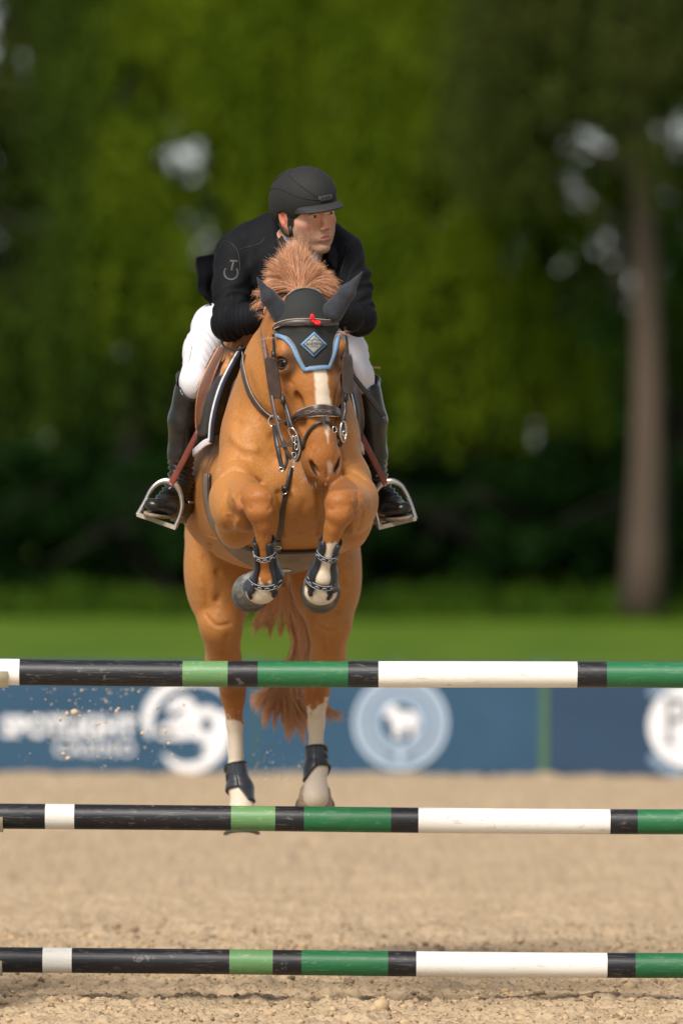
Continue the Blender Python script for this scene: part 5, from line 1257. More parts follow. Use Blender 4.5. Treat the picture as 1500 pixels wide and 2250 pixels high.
# ------------------------------------------------------------------ tack
m_brn = basic('brown_leather', (.036, .024, .022), rough=.40, scale=30, col2=(.062, .043, .040), bump=.3, bscale=300)
m_drk = basic('black_leather', (.016, .013, .013), rough=.38, scale=30, col2=(.03, .025, .024), bump=.3, bscale=300)
m_tan = basic('tan_saddle_leather', (.36, .145, .035), rough=.42, scale=14, col2=(.47, .21, .06), bump=.25, bscale=260)
m_cog = basic('cognac_saddle_leather', (.085, .028, .012), rough=.45, scale=14, col2=(.145, .05, .02), bump=.25, bscale=260)
m_red = basic('red_brown_stirrup_leather', (.115, .022, .012), rough=.36, scale=20, col2=(.17, .036, .018), bump=.2, bscale=300)
m_pip = basic('cream_piping', (.42, .36, .28), rough=.6, scale=60)
m_nvy = basic('navy_pad_cloth', (.012, .020, .042), rough=.8, scale=80, bump=.3, bscale=500)
m_wpi = basic('white_pad_piping', (.66, .68, .74), rough=.5, scale=60)
m_wpd = basic('pale_pad_lining', (.46, .42, .44), rough=.85, scale=30, col2=(.58, .54, .56), bump=.3, bscale=500)
m_gth = basic('girth_leather', (.13, .088, .062), rough=.7, scale=9, col2=(.22, .165, .125), bump=.3, bscale=120)
m_red_y = basic('red_yarn', (.70, .008, .012), rough=.7, scale=120)
m_met = basic('polished_steel', (.62, .60, .57), rough=.22, metal=1., scale=60, vary=.08)
def tub(name, pts, r, mat, parent, closed=False, m=6, n=8, sm=True):
    mb = MB(); mb.tube(catmull(pts, m, closed) if sm else pts, r, n, closed=closed); return mb.build(name, mat, parent)
def ringpts(c, nrm, r, ry=None, n=18, up=(0, 0, 1)):
    nrm = unit(nrm); u = np.cross(up, nrm); u = unit(u) if np.linalg.norm(u) > 1e-3 else np.array((1., 0, 0)); v = np.cross(nrm, u)
    return [c + u * r * math.cos(2 * math.pi * k / n) + v * (ry or r) * math.sin(2 * math.pi * k / n) for k in range(n)]
def ring(name, c, nrm, r, th, mat, parent, ry=None): return tub(name, ringpts(np.asarray(c, float), nrm, r, ry), th, mat, parent, True, 1, 8, False)
def offs(P, d): return [np.asarray(p) + np.asarray(d) for p in P]

# ---- ear bonnet (worn by the horse)
m, t, b = mat_new('bonnet_mesh'); L = t.links
tc = t.nodes.new('ShaderNodeTexCoord'); sx = t.nodes.new('ShaderNodeMapping'); sx.inputs['Rotation'].default_value = (0, R(38), 0); L.new(tc.outputs['Object'], sx.inputs[0])
wv = [t.nodes.new('ShaderNodeTexWave') for _ in range(2)]
for k, w in enumerate(wv):
    w.bands_direction = 'XZ'[k]; w.inputs['Scale'].default_value = 62; L.new(sx.outputs[0], w.inputs[0])
mu = t.nodes.new('ShaderNodeMath'); mu.operation = 'MULTIPLY'; L.new(wv[0].outputs['Fac'], mu.inputs[0]); L.new(wv[1].outputs['Fac'], mu.inputs[1])
cr = t.nodes.new('ShaderNodeValToRGB'); cr.color_ramp.elements[0].color = (.006, .007, .008, 1); cr.color_ramp.elements[1].color = (.045, .050, .048, 1); L.new(mu.outputs[0], cr.inputs[0]); L.new(cr.outputs[0], b.inputs['Base Color'])
b.inputs['Roughness'].default_value = .8; bp = t.nodes.new('ShaderNodeBump'); bp.inputs['Strength'].default_value = .5; bp.inputs['Distance'].default_value = .002; L.new(mu.outputs[0], bp.inputs['Height']); L.new(bp.outputs[0], b.inputs['Normal'])
m_bon = m
m_ear = basic('ear_cover_cloth', (.010, .013, .020), rough=.8, scale=60, col2=(.020, .024, .034), bump=.3, bscale=700, sheen=.2)
m_blu = basic('blue_trim', (.13, .255, .44), rough=.6, scale=120, bump=.3, bscale=600)
m_gry = basic('grey_trim', (.17, .17, .15), rough=.6, scale=120)
m_bdgf = basic('badge_grey', (.24, .25, .23), rough=.5, scale=80)
# rows in head coordinates: distance down the face, half-widths left and right
rows = []
for s_, wl, wr in [(-.016, .030, .030), (.0, .052, .052), (.022, .075, .075), (.05, .092, .092), (.085, .112, .112), (.115, .124, .122), (.145, .126, .118), (.160, .106, .110), (.193, .085, .092), (.236, .068, .068), (.274, .051, .047), (.284, .045, .041)]:
    r_ = []
    for u in np.linspace(-1, 1, 13):
        w = wl if u < 0 else wr; th_ = u * w
        o = Vector(H(th_ * 1.35, s_ if s_ > .02 else .02 + (s_ - .02) * .1, .25)); tgt = Vector(H(th_ * .86, max(s_, .03), -.13))
        if s_ < .05: o = Vector(H(th_, s_ - (.05 - s_) * 3.0, .22))
        d = (tgt - o).normalized(); h, nn_, i_, ds = SH.ray_cast(o, d)
        r_.append(np.array(h + nn_ * .0045) if h is not None else np.array(tgt))
    rows.append(r_)
bonnet = sheet('ear_bonnet', rows, .004, m_bon, horse, 2, 3)
V_, Q_ = None, None
me = bonnet.data; BOV = np.array([v.co[:] for v in me.vertices]); BOB = BVHTree.FromPolygons([tuple(v) for v in BOV.tolist()], [tuple(p.vertices) for p in me.polygons])
def bsurf(px, py, off=.002):
    p = Vector(at(px, py, 0)); d = (p - CAM).normalized(); h, n, i, ds = BOB.ray_cast(CAM, d); h2, n2, i2, d2 = SH.ray_cast(CAM, d)
    if h is None or (h2 is not None and h2.y > h.y + .08 and False): h, n, i, ds = BOB.find_nearest(Vector(at(px, py, .27)))
    if h is not None and abs(n.dot(d)) < .25: n = (n - d * .8).normalized()
    if n.dot(d) > 0: n = -n
    return np.array(h + n * off), np.array(n)
def bstrap(name, pts, w, th_, mat, parent, off=.002, m=6):
    q = [bsurf(*p, off) for p in pts]; return strap(name, [x[0] for x in q], w, th_, mat, parent, norms=[x[1] for x in q], m=m)
def eline(ins, off):
    L_ = [r_[0] * (1 - ins) + r_[-1] * ins for r_ in rows[6:]]; B_ = rows[-1]; R_ = [r_[-1] * (1 - ins) + r_[0] * ins for r_ in rows[6:]]
    bt = [p - ha * ins * .10 for p in B_[2:-2:2]]
    pts = L_[:-1] + [L_[-1] - ha * ins * .05] + bt + [R_[-1] - ha * ins * .05] + R_[:-1][::-1]
    q = [snap(SH, p, off) for p in pts]; return [x[0] for x in q], [x[1] for x in q]
Pe, Ne = eline(0., .008); strap('trim', Pe, .0145, .005, m_blu, bonnet, norms=Ne, m=4)
Pe, Ne = eline(.07, .0075); strap('trim', Pe, .0055, .004, m_gry, bonnet, norms=Ne, m=4)
# diamond badge
def quad(name, cx, cy, hw, hh, mat, parent, off, th_, rot=0.):
    g = []
    for j in np.linspace(-1, 1, 4):
        row = []
        for i in np.linspace(-1, 1, 4):
            u, v = (i + j) / 2, (j - i) / 2; row.append(bsurf(cx + u * hw + v * hh * rot, cy + v * hh, off)[0])
        g.append(row)
    return sheet(name, g, th_, mat, parent, 2, 2)
bd0 = quad('badge', 687, 757, 28, 28, m_blu, bonnet, .0045, .002); quad('badge_face', 687, 757, 23, 23, m_nvy, bd0, .0060, .0015); bd1 = quad('badge_face', 687, 757, 20.5, 20.5, m_bdgf, bd0, .0072, .0015)
m_ink = basic('badge_ink', (.03, .035, .045), rough=.6, scale=80)
Vt, Ft = text_geo('BLUE RIDGE', .01); mesh_np('lettering', [bsurf(671 + 33 * u, 758.5 - 5.5 * v, .0095)[0] for u, v in Vt], Ft, m_ink, bd0, False)
Vt, Ft = text_geo('FARMS', .0); mesh_np('lettering', [bsurf(679 + 17 * u, 763.5 - 3.2 * v, .0095)[0] for u, v in Vt], Ft, m_ink, bd0, False)
bstrap('mountain_line', [(673, 750), (678, 747), (682, 749.5), (688, 745), (693, 749), (697, 747.5), (702, 750.5)], .0016, .0008, m_ink, bd0, .0085, 2)
# cloth ears
for s in (-1, 1):
    if s < 0: base, mid, tip, op = at(608, 676, .235), at(587, 652, .215), at(562, 610, .195), at(584, 655, .150)
    else: base, mid, tip, op = at(738, 672, .225), at(761, 641, .205), at(793, 597, .185), at(766, 640, .140)
    F_ = Field(np.minimum(base, tip) - .08, np.maximum(base, tip) + .08, .0036); axs = unit(tip - base); sd_ = unit(np.cross(axs, (0, -1, 0)))
    F_.ecap(base - axs * .03, mid, (.042, .034), (.027, .020), sd_, .02); F_.ecap(mid, tip, (.027, .020), (.003, .004), sd_, .02)
    F_.ecap(op + axs * .0 - sd_ * .012, op + axs * .050 - sd_ * .008, (.016, .040), (.004, .040), sd_, .010, 'sub')
    V, Q = F_.surface(1); mesh_np('ear_cover', V, Q, m_ear, bonnet)
bstrap('trim', [(628, 652), (645, 640), (665, 635), (688, 637), (703, 645)], .006, .003, m_gry, bonnet, .005, 5)

# ---- bridle
bridle = tag(empty('bridle', H(0, .3, .0)), 'brown leather bridle with blinkers, on the horse head over the black bonnet', 'bridle')
bb = bstrap('browband', [(594, 733), (602, 722), (620, 713), (648, 709), (680, 709), (712, 710), (743, 708)], [.011, .015, .018, .024, .026, .021, .015], .010, m_brn, bridle, .008)
for dy in (-.0085, .0105):
    q = [bsurf(a, b_, .012) for a, b_ in [(596, 731), (604, 721), (622, 712), (648, 709), (680, 709), (712, 710), (743, 708)]]
    tub('piping', [x[0] + np.array((0, 0, dy * k)) for x, k in zip(q, (.6, .8, .9, 1.15, 1.2, 1, .7))], .0014, m_pip, bb)
# crownpiece behind the ears and cheekpieces
tub('crownpiece', [H(-.112, .12, -.10), H(-.105, .04, -.13), H(-.05, -.005, -.14), H(.05, -.005, -.14), H(.105, .04, -.13), H(.112, .12, -.10)], .008, m_brn, bridle)
def cheek(pxs, y, w, mat, name='cheekpiece', th_=.005): return strap(name, [at(a, b_, c) for (a, b_), c in zip(pxs, y)], w, th_, mat, bridle, nrm=(0, -1, 0))
cheek([(598, 735), (600, 760), (599, 785)], [.19, .20, .20], .010, m_drk)
cheek([(755, 718), (760, 750), (762, 782)], [.24, .25, .25], .010, m_drk)
cheek([(618, 868), (624, 885), (631, 905), (638, 930), (645, 945)], [.16, .15, .13, .115, .11], .013, m_drk)
cheek([(614, 872), (622, 892), (629, 915), (633, 938)], [.17, .16, .15, .14], .008, m_drk)
cheek([(760, 862), (757, 885), (757, 905), (752, 925)], [.20, .18, .17, .15], .012, m_drk)
for c in (at(599, 780, .185), at(620, 880, .145), at(759, 872, .18)):
    mb = MB(); mb.tube([c + np.array((0, -.004, .014)), c + np.array((0, -.004, -.014))], .0085, 8); mb.build('keeper', m_drk, bridle)
# blinkers: rounded leather plates standing beside the eyes
def blinker(cx, cy, hw, hh, y0, tilt, rot, off):
    g = []
    for v in np.linspace(-1, 1, 9):
        w = hw * (1 - abs(v) ** 5 * .35); g.append([at(cx + u * w + rot * v, cy + v * hh, y0 + tilt * u + .012 * v) for u in (-1, -.5, 0, .5, 1)])
    return sheet('blinker', g, .007, m_brn, bridle, 3, 3)
blinker(599, 831, 13, 45, .155, -.012, 7, 0)
blinker(762, 822, 10.5, 43, .165, .030, 1, 0)
# noseband with a broad padded front, and the flash strap
nb_px = [(638, 928), (652, 915), (670, 908), (690, 903), (710, 902), (730, 905), (745, 912), (750, 920)]
P_, N_ = on(SH, nb_px, .009); nb = strap('noseband', P_, [.013, .024, .036, .046, .048, .040, .026, .018], .012, m_brn, bridle, norms=N_)
for dy in (-1, 1):
    Pp = [p + nn_ * .004 + ha * dy * w * .5 for p, nn_, w in zip(P_, N_, [.010, .020, .031, .040, .042, .035, .021, .013])]; tub('piping', Pp, .0015, m_pip, nb)
for a in (0, 1):
    Pp = [p + nn_ * .0075 + ha * (.0055 * math.sin(i * 2.1 + a * math.pi)) for i, (p, nn_) in enumerate(zip(*on(SH, [(660 + 9 * i, 911 - 8 * math.sin(i / 9 * 3.14)) for i in range(10)], .009)))]; tub('stitching', Pp, .0005, m_pip, nb, m=4, n=5)
strap('noseband_side', [P_[0], at(634, 930, .18), at(640, 935, .24)], .013, .006, m_brn, bridle, norms=[N_[0], (-1, 0, 0), (-1, 0, 0)])
strap('noseband_side', [P_[-1], at(757, 922, .17), at(752, 930, .24)], .013, .006, m_brn, bridle, norms=[N_[-1], (1, 0, 0), (1, 0, 0)])
fl_l = [(708, 928), (694, 932), (681, 946), (671, 965), (665, 985)]; fl_r = [(708, 928), (722, 931), (733, 944), (741, 960), (745, 978)]
P1, N1 = on(SH, fl_l, .006); P2, N2 = on(SH, fl_r, .006)
Pf = P1[::-1] + P2[1:]; Nf = N1[::-1] + N2[1:]
strap('flash_strap', Pf + [H(.03, .56, -.175), H(-.03, .565, -.18)], .0115, .006, m_drk, bridle, norms=Nf + [-hn, -hn], closed=True)
sstrap('flash_loop', SH, [(707, 914), (708, 924), (709, 934)], .013, .006, m_brn, bridle, .014)
ring('buckle', at(734, 944, .035), (.3, -1, .1), .008, .0014, m_met, bridle, .012)
# bit: full cheek pieces, rings and curb guard
bit = tag(empty('bit', at(646, 970, .08)), 'steel bit with rings at the corner of the horse mouth', 'bit')
tub('cheek_ring', [at(633, 944, .085), at(641, 941, .075), at(650, 952, .07), at(655, 972, .07), at(657, 990, .075), at(652, 1006, .08), at(644, 1016, .085), at(648, 998, .09), at(645, 975, .09), at(637, 958, .09)], .0030, m_met, bit, True)
for c, r_, ry in ((at(644, 966, .07), .006, .013), (at(650, 982, .068), .006, .012), (at(645, 1000, .07), .008, .010), (at(642, 1012, .072), .009, .009), (at(651, 962, .072), .005, .008)): ring('link', c, (.3, -1, 0), r_, .0020, m_met, bit, ry)
tub('mouthpiece', [H(-.055, .585, -.105), H(-.02, .59, -.11), H(.02, .59, -.11), H(.055, .585, -.105)], .006, m_met, bit)
ring('cheek_ring', at(753, 948, .11), (.9, -.55, 0), .020, .0032, m_met, bit, .038); ring('link', at(756, 952, .105), (.4, -1, 0), .008, .0022, m_met, bit, .010)
g = [[at(652 + u * 9.5 * math.sqrt(max(0, 1 - v * v * .97)), 985 + v * 30, .095 + .01 * u) for u in (-1, -.3, .3, 1)] for v in np.linspace(-1, 1, 9)]
sheet('guard', g, .006, m_drk, bit, 3, 3)
tub('curb_hook', [at(640, 1016, .075), at(638, 1024, .08), at(644, 1026, .08), at(649, 1018, .08)], .0022, m_met, bit)

# ---- reins
reins = tag(empty('reins', at(600, 850, .25)), 'plaited brown reins running from the rider\'s hands to the bit', 'reins')
m_plait = basic('plaited_rein', (.075, .040, .034), rough=.6, scale=130, col2=(.17, .10, .085), bump=.9, bscale=160)
strap('rein', [at(590, 692, .48), at(579, 700, .42), at(575, 722, .35), at(576, 745, .31), at(582, 790, .26)], .017, .005, m_plait, reins, nrm=(-.4, -1, 0))
strap('rein', [at(582, 788, .262), at(590, 845, .20), at(599, 895, .15), at(607, 930, .11), at(617, 965, .07), at(628, 990, .06), at(640, 1010, .065)], .0145, .0045, m_brn, reins, nrm=(-.4, -1, 0))
strap('rein', [at(718, 692, .48), at(742, 760, .40), at(752, 850, .30), at(752, 920, .18), at(752, 950, .12)], .015, .005, m_drk, reins, nrm=(.4, -1, 0))
tub('rein_loop', [at(600, 700, .46), at(560, 745, .60), at(525, 768, .66), at(500, 768, .70), at(487, 757, .76), at(490, 745, .80), at(540, 730, .78), at(640, 720, .74), at(716, 700, .48)], .0042, m_drk, reins)
st = at(628, 974, .052)      # leather rein stop, star shaped
mb = MB(); pts = []
for (dx, dy) in [(-24, 11), (-10, 2), (-6, -9), (2, -1), (13, -7), (10, 3), (13, 8), (2, 8), (-8, 10)]: pts.append(st + np.array((dx * .00165, 0, -dy * .00165)))
n = len(pts); V = [p + np.array((0, -.004, 0)) for p in pts] + [p + np.array((0, .004, 0)) for p in pts]
mb.add(V, [tuple(range(n)), tuple(range(n, 2 * n))[::-1]] + [(i, i + n, (i + 1) % n + n, (i + 1) % n) for i in range(n)]); mb.build('rein_stop', m_brn, reins, False)

# ---- breastplate and running martingale
bp_ = tag(empty('breastplate', at(604, 922, .2)), 'brown leather breastplate and martingale on the horse\'s chest', 'breastplate')
def csurf(a, b_, off, ymin=.16):
    """the chest or neck surface behind the head"""
    p = Vector(at(a, b_, 0)); d = (p - CAM).normalized(); o = CAM + d * (ymin + D0) / d.y
    h, n, i, ds = SH.ray_cast(o, d)
    if h is None: h, n, i, ds = SH.find_nearest(Vector(at(a, b_, ymin + .25)))
    if n.dot(d) > 0: n = -n
    return np.array(h + n * off), np.array(n)
def cstrap(name, pts, w, th_, mat, parent, off=.004, ymin=.2, m=6):
    q = [csurf(*p, off, ymin) for p in pts]; return strap(name, [x[0] for x in q], w, th_, mat, parent, norms=[x[1] for x in q], m=m)
nk = [(530, 778), (533, 805), (540, 838), (551, 868), (568, 893), (585, 909), (598, 917)]
s1 = cstrap('neck_strap', nk, [.020, .020, .022, .024, .024, .022, .018], .007, m_brn, bp_, .006)
q = [csurf(a + 6, b_ - 2, .011, .2) for a, b_ in nk]; tub('piping', [x[0] for x in q], .0012, m_pip, s1)
cstrap('neck_strap', [(757, 800), (755, 850), (745, 900), (715, 930), (680, 940), (640, 932), (612, 924)], .020, .006, m_brn, bp_, .006)
c0, n0 = csurf(604, 922, .012, .2); ring('ring', c0 + np.array((0, -.02, 0)), (-.25, -1, .1), .0215, .0030, m_met, bp_)
loop = [at(601, 935, .17), at(604, 960, .12), at(610, 990, .095), at(617, 1022, .09), at(620, 1033, .09)]
strap('martingale_strap', loop, .017, .006, m_drk, bp_, nrm=(-.3, -1, 0))
strap('martingale_strap', [at(621, 1034, .088), at(627, 1024, .085), at(630, 1008, .09), at(628, 990, .10)], .013, .004, m_brn, bp_, nrm=(.5, -1, 0))
ring('buckle', at(617, 1032, .082), (0, -1, 0), .009, .0022, m_met, bp_, .007)
fc = [(638, 1030), (634, 1050), (629, 1075), (625, 1100), (620, 1130), (616, 1160), (612, 1185)]
s2 = cstrap('chest_strap', fc, .0165, .006, m_drk, bp_, .006); cstrap('chest_strap', [(612, 1185), (613, 1205), (617, 1225), (622, 1240)], .020, .006, m_brn, bp_, .010)
for a, b_ in ((623, 1078), (612, 1196)): c, n_ = csurf(a, b_, .014); ring('buckle', c, n_, .012, .0022, m_met, bp_, .012)
c, n_ = csurf(625, 1076, .012); mb = MB(); mb.tube([c + np.array((-.014, 0, .006)), c + np.array((.014, 0, .006))], .011, 10); mb.build('keeper', m_drk, bp_)

# ---- saddle, pad, girth
def ring_hit(y, deg, off=.006, cz=None, cx=None, R0=.62):
    """the trunk surface at depth y, deg measured from straight down"""
    cx = cx if cx is not None else np.interp(y, [.6, .9, 1.25, 1.9], [634, 622, 608, 603]); c = at(cx, cz or 1030, y)
    d = np.array((math.sin(R(deg)), 0, -math.cos(R(deg)))); h, n, i, ds = SH.ray_cast(Vector(c + d * R0), Vector(-d))
    if h is None: return c + d * .3, d
    return np.array(h) + d * off, np.array(n)
girth = tag(empty('girth', at(622, 1240, .86)), 'wide brown leather girth round the horse\'s chest behind the forelegs', 'girth')
g = []
for dg in np.linspace(-86, 86, 41):
    w = .095 + .160 * math.cos(R(dg)) ** 4; bow = .16 * math.cos(R(dg)) ** 4
    g.append([ring_hit(.86 + w * u / 1.0 - bow * .6, dg, .008 + .003 * (1 - u * u))[0] for u in (-.5, -.25, 0, .25, .5)])
gs = sheet('strap', g, .008, m_gth, girth, 2, 2)
P_ = [ring_hit(.86 - .5 * (.095 + .160 * math.cos(R(dg)) ** 4) - .16 * .6 * math.cos(R(dg)) ** 4, dg, .013)[0] for dg in np.linspace(-86, 86, 41)]; tub('edging', P_, .006, m_drk, gs, m=1)
c, n_ = csurf(628, 1243, .02, .5); ring('ring', c, n_, .016, .0028, m_met, girth, .009)

pad = tag(empty('saddle_pad', at(500, 900, .9)), 'navy saddle pad with white piping under the tan saddle', 'saddle pad')
saddle = tag(empty('saddle', at(610, 760, 1.2)), 'tan leather jumping saddle under the rider', 'saddle')
for s in (-1, 1):
    mx = (lambda rows: rows) if s < 0 else (lambda rows: [[(1262 - (500 - a) * .52 - a - 16 * min(1, max(0, (905 - b_) / 110)), b_ - 6, y_) for (a, b_, y_) in r] for r in rows])
    # pad: wraps the side of the horse, its front edge facing us
    e = [(534, 762, .74), (514, 796, .73), (492, 840, .73), (477, 885, .73), (468, 930, .74), (465, 972, .76)]
    sheet('side', atg(mx([[(a + 2, b_, y_), (a - 8, b_, y_ + .03), (a - 18 - i * 1.5, b_, y_ + .22), (a - 30 - i * 1.5, b_ + 4, y_ + .55)] for i, (a, b_, y_) in enumerate(e)])), .010, m_nvy, pad, 4, 4)
    tub('piping', [at(*p) for p in mx([[(a - 7, b_, y_ - .008) for a, b_, y_ in e]])[0]], .0042, m_wpi, pad)
    tub('edge', [at(*p) for p in mx([[(a - 1, b_, y_ - .004) for a, b_, y_ in e]])[0]], .0095, m_nvy, pad)
    sheet('lower_corner', atg(mx([[(465, 962, .765), (448, 968, .79), (430, 984, .84), (424, 990, 1.0)], [(464, 976, .765), (448, 984, .79), (431, 1000, .84), (424, 1006, 1.0)]])), .007, m_wpd, pad, 4, 3)
    # dark panel / sweat flap
    sheet('panel', atg(mx([[(548, 760, .80), (530, 764, .77), (510, 772, .79), (494, 778, .85)], [(524, 806, .79), (504, 808, .755), (488, 818, .77), (470, 824, .85)], [(504, 848, .79), (484, 850, .75), (466, 858, .77), (448, 864, .85)], [(490, 905, .79), (468, 905, .75), (455, 908, .77), (438, 912, .86)], [(480, 955, .80), (460, 955, .77), (450, 960, .79), (434, 962, .87)]])), .014, m_drk, saddle, 4, 4)
    # flap with its lighter rolled edge
    fr = [[(497, 764, .83), (487, 763, .88), (480, 762, .98), (484, 760, 1.3)], [(476, 812, .80), (463, 808, .85), (456, 806, .95), (452, 806, 1.3)], [(460, 862, .785), (443, 862, .84), (434, 864, .93), (432, 866, 1.3)], [(452, 915, .79), (438, 916, .84), (429, 918, .92), (426, 920, 1.28)], [(449, 950, .81), (440, 955, .85), (433, 956, .93), (430, 956, 1.2)]]
    fp = sheet('flap', atg(mx(fr)), .011, m_cog, saddle, 4, 4)
    tub('edge', [at(*p) for p in mx([[(r_[1][0] - 7, r_[1][1], r_[1][2] + .03) for r_ in fr]])[0]], .0055, m_tan, fp)
    # knee roll and pommel
    F_ = Field(at(400, 900, .6) - np.array((.0, .0, .1)), at(880, 680, 1.2), .006); 
    kk = mx([[(524, 752, .80), (510, 784, .775), (495, 812, .765), (481, 834, .765), (552, 736, .84)]])[0]; Pk = [at(*p) for p in kk]
    F_.chain([(Pk[4], (.030, .040)), (Pk[0], (.028, .034)), (Pk[1], (.022, .030)), (Pk[2], (.016, .024)), (Pk[3], (.006, .012))], (1, 0, .4), .01)
    V, Q = F_.surface(1); mesh_np('knee_roll', V, Q, m_tan, saddle)
    fu = [[(552, 728, .90), (520, 738, .87), (496, 752, .86), (484, 760, .90)], [(540, 742, .86), (512, 758, .83), (492, 772, .83), (478, 782, .88)], [(520, 765, .84), (500, 785, .81), (482, 800, .82), (468, 808, .88)]]
    sheet('skirt', atg(mx(fu)), .009, m_tan, saddle, 4, 4)
    # stirrup leather and iron
    if s < 0: LP = [at(438, 935, .88), at(431, 955, .86), at(403, 1012, .88), at(373, 1068, .895)]; IR = [(303, 1134), (318, 1106), (332, 1078), (348, 1063), (366, 1059), (384, 1066), (396, 1086), (400, 1112), (394, 1138), (384, 1162)]
    else: LP = [at(785, 932, .88), at(791, 952, .86), at(818, 1006, .88), at(849, 1066, .895)]; IR = [(834, 1160), (827, 1130), (822, 1104), (826, 1080), (838, 1064), (858, 1057), (878, 1064), (892, 1084), (903, 1110), (912, 1140)]
    leather = tag(empty('stirrup', LP[-1]), ('steel stirrup on a red-brown leather holding the boot left of the horse' if s < 0 else 'steel stirrup on a red-brown leather holding the boot right of the horse'), 'stirrup', 'stirrups of the saddle')
    strap('leather', LP, [.018, .021, .024, .026], .005, m_red, leather, nrm=(s * .3, -1, 0))
    Pi = [at(a, b_, .90) for a, b_ in IR]
    irn = strap('iron', Pi, [.020, .016, .016, .018, .026, .026, .018, .016, .016, .020], .014, m_steel, leather, nrm=(0, -1, .05))
    a_, b_ = Pi[0], Pi[-1]; dd = unit(b_ - a_); upv = np.array((-dd[2], 0, dd[0])); V = []
    for p, q_ in ((a_ - dd * .004, 0), (b_ + dd * .004, 1)):
        for yy_ in (-.030, .034):
            for zz in (-.006, .010): V.append(p + np.array((0, yy_, 0)) + upv * zz)
    mb = MB(); mb.add(V, [(0, 1, 3, 2), (4, 6, 7, 5), (0, 4, 5, 1), (2, 3, 7, 6), (1, 5, 7, 3), (0, 2, 6, 4)]); mb.build('tread', basic('tread', (.30, .26, .21), rough=.7, scale=90, col2=(.42, .38, .32), bump=.4, bscale=200), leather, False)
F_ = Field(at(430, 800, .8), at(800, 640, 1.2) + np.array((0, .75, .1)), .009)
F_.ecap(at(612, 738, .95), at(608, 762, 1.25), (.13, .05), (.17, .05), (1, 0, 0), .03); F_.ecap(at(608, 762, 1.25), at(606, 735, 1.62), (.17, .05), (.15, .045), (1, 0, 0), .03); F_.ecap(at(560, 735, .86), at(665, 735, .86), (.035, .035), (.035, .035), (0, 1, 0), .03)
V, Q = F_.surface(1); mesh_np('seat', V, Q, m_tan, saddle)
# small thigh block end seen past the right knee
tub('thigh_block', [at(800, 808, 1.12), at(818, 807, 1.11), at(833, 808, 1.10)], [.004] * 13, basic('block_leather', (.55, .28, .2), rough=.6, scale=50), saddle)

# ---- riding crop
crop = tag(empty('riding_crop', at(800, 850, .7)), 'short black riding crop slanting down across the rider\'s boot', 'riding crop')
strap('flap', [at(772, 822, .66), at(800, 858, .69), at(822, 886, .71), at(843, 916, .73)], [.016, .019, .020, .022], .005, m_drk, crop, nrm=(.3, -1, .3))
tub('shaft', [at(722, 690, .46), at(740, 740, .54), at(760, 800, .64), at(780, 832, .67)], .005, m_drk, crop)
tub('handle', [at(714, 668, .43), at(722, 690, .46), at(730, 715, .50)], .009, m_drk, crop)
# ---- red yarn on the browband
bow = tag(empty('yarn_bow', at(682, 705, .1)), 'small red yarn bow tied on the browband', 'bow')
c, n_ = bsurf(683, 708, .018)
def loop_(dx, dz, w): return [c + np.array((0, -.004, 0)), c + np.array((dx - w, -.010, dz * .6)), c + np.array((dx, -.012, dz)), c + np.array((dx + w, -.010, dz * .55)), c + np.array((0, -.004, 0))]
strap('loop', [c, c + np.array((-.008, -.012, .008)), c + np.array((-.004, -.012, .024)), c + np.array((.002, -.010, .010)), c], [.004, .010, .008, .008, .004], .005, m_red_y, bow)
strap('loop', [c, c + np.array((.008, -.012, -.006)), c + np.array((.020, -.012, -.010)), c + np.array((.022, -.012, -.002)), c], [.004, .010, .010, .008, .004], .005, m_red_y, bow)
mb = MB(); mb.tube([c + np.array((-.004, -.006, .002)), c + np.array((.005, -.006, -.003))], .006, 8); mb.build('knot', m_red_y, bow)

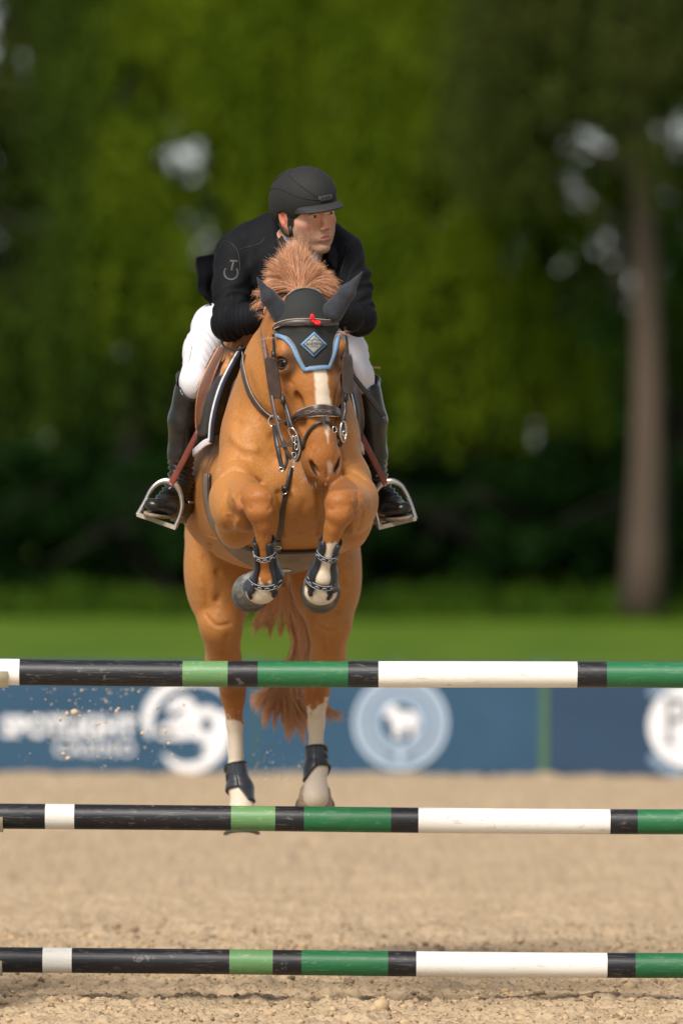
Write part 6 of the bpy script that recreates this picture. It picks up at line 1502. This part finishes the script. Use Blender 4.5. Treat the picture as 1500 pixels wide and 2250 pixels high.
# ---- leg boots (worn by the horse)
m_shell = basic('boot_shell', (.020, .024, .032), rough=.35, scale=60, col2=(.04, .045, .055), bump=.25, bscale=200)
m_strapb = basic('boot_strap', (.012, .016, .024), rough=.5, scale=60)
m_mark = basic('strap_print', (.45, .46, .48), rough=.5, scale=60)
def limb_hit(c, d, off, reach=.085):
    h, n, i, ds = SH.ray_cast(Vector(c + d * reach), Vector(-d)); 
    if h is None or (np.array(h) - c) @ d < .008: return c + d * .04
    return np.array(h) + d * off
def limb_frame(a, b_):
    w = unit(b_ - a); f = unit(np.array((0, -1., 0)) - w * w.dot((0, -1, 0)) if False else np.array((0, -1., 0)) - w * float(np.dot(w, (0, -1, 0)))); return w, f, np.cross(w, f)
for s in (-1, 1):
    A, B, Cc = (at(580, 1198, .055), at(586, 1240, .10), at(588, 1284, .135)) if s < 0 else (at(725, 1198, .05), at(714, 1240, .095), at(706, 1284, .125))
    w, f, sd_ = limb_frame(A, B); root = None
    ax = catmull([A - w * .012, A, B, Cc, Cc + w * .018], 3)
    rot = R(18) if s < 0 else R(-8)
    g = []
    for i, c in enumerate(ax):
        t = i / (len(ax) - 1); op = R(np.interp(t, [0, .3, .6, 1], [58, 46, 52, 62])); row = []
        for u in np.linspace(op, 2 * math.pi - op, 13):
            d = f * math.cos(u + rot) + sd_ * math.sin(u + rot); ext = 0
            row.append(limb_hit(c, d, .009))
        g.append(row)
    tb = sheet('tendon_boot', g, .008, m_shell, horse, 3, 2)
    for side in (0, 12):       # rolled ends that reach down over the fetlock
        P_ = [r_[side] for r_ in g]; last = P_[-1]; inn = unit(last - ax[-1]); P_ += [last + w * .014 - inn * .0, last + w * .026 - inn * .004]
        strap('edge', P_, .020, .012, m_strapb, tb, norms=[unit(p - c) for p, c in zip([r_[side] for r_ in g], ax)] + [inn, inn])
    for tt, wd in ((.36, .019), (.68, .020)):
        i = tt * (len(ax) - 1); i0 = int(i); c = ax[i0] + (ax[min(i0 + 1, len(ax) - 1)] - ax[i0]) * (i - i0); P_ = []; Nn = []
        for u in np.linspace(R(-80), R(80), 11): d = f * math.cos(u + rot) + sd_ * math.sin(u + rot); P_.append(limb_hit(c + w * .006 * math.cos(u), d, .013)); Nn.append(d)
        sp = strap('strap', P_, wd, .004, m_strapb, tb, norms=Nn, m=3)
        for e_ in (-.5, .5): tub('edging', [p + nn_ * .002 + w * e_ * wd * .9 for p, nn_ in zip(P_, Nn)], .0009, m_mark, sp, n=5, m=3)
        for k in (2, 4.2, 6.2, 8.4):
            p = P_[int(k)] + (P_[int(k) + 1] - P_[int(k)]) * (k % 1); nn_ = Nn[int(k)]; q_ = unit(np.cross(nn_, w))
            tub('print', [p + nn_ * .003 - q_ * .0085 + w * .004, p + nn_ * .003 - q_ * .004 - w * .002, p + nn_ * .003 + w * .001], .0010, m_mark, sp, n=5); tub('print', [p + nn_ * .003 + q_ * .0085 + w * .004, p + nn_ * .003 + q_ * .004 - w * .002, p + nn_ * .003 + w * .001], .0010, m_mark, sp, n=5)
            tub('print', [p + nn_ * .003 - w * .004, p + nn_ * .003 + w * .003], .0007, m_mark, sp, n=5)
for s in (-1, 1):
    A, B, Cc, dn = (at(519, 1682, 2.21), at(524, 1712, 2.20), at(530, 1738, 2.19), at(536, 1768, 2.14)) if s < 0 else (at(697, 1644, 2.21), at(698, 1668, 2.20), at(699, 1690, 2.19), at(694, 1715, 2.15))
    w, f, sd_ = limb_frame(A, Cc); ax = catmull([A, B, Cc, dn], 4); g = []; n_ = 25
    us = np.linspace(0, 2 * math.pi, n_)
    cut = [np.interp(math.degrees(u) % 360, [0, 60, 130, 200, 260, 330, 360], [.60, .58, .70, 1., 1.0, .95, .60] if s < 0 else [.62, .98, 1.0, .95, .62, .60, .62]) for u in us]
    for j in range(10):
        row = []
        for u, ct in zip(us, cut):
            t = j / 9 * ct * (len(ax) - 1); i0 = min(int(t), len(ax) - 2); c = ax[i0] + (ax[i0 + 1] - ax[i0]) * (t - i0); d = f * math.cos(u) + sd_ * math.sin(u); row.append(limb_hit(c, d, .0075, .10))
        g.append(row)
    hbt = sheet('fetlock_boot', g, .007, m_shell, horse, 2, 2)
    tub('edge', g[0], .0055, m_strapb, hbt, m=2); tub('edge', g[-1], .0048, m_strapb, hbt, m=2)
    for j in (1, 2, 4, 5):
        us2 = [u for u in range(n_) if (2 < u < 8 if s < 0 else 16 < u < 22)]; P_ = [g[j][u] + unit(g[j][u] - ax[min(int(j / 9 * (len(ax) - 1)), len(ax) - 1)]) * .005 for u in us2]
        strap('strap', P_, .007, .004, m_strapb, hbt, norms=[unit(g[j][u] - ax[0] - w * float(np.dot(g[j][u] - ax[0], w))) for u in us2], m=2)
# ---- finish
for o in list(bpy.data.objects):
    if o.name == 'body' and o.parent == rider: pass
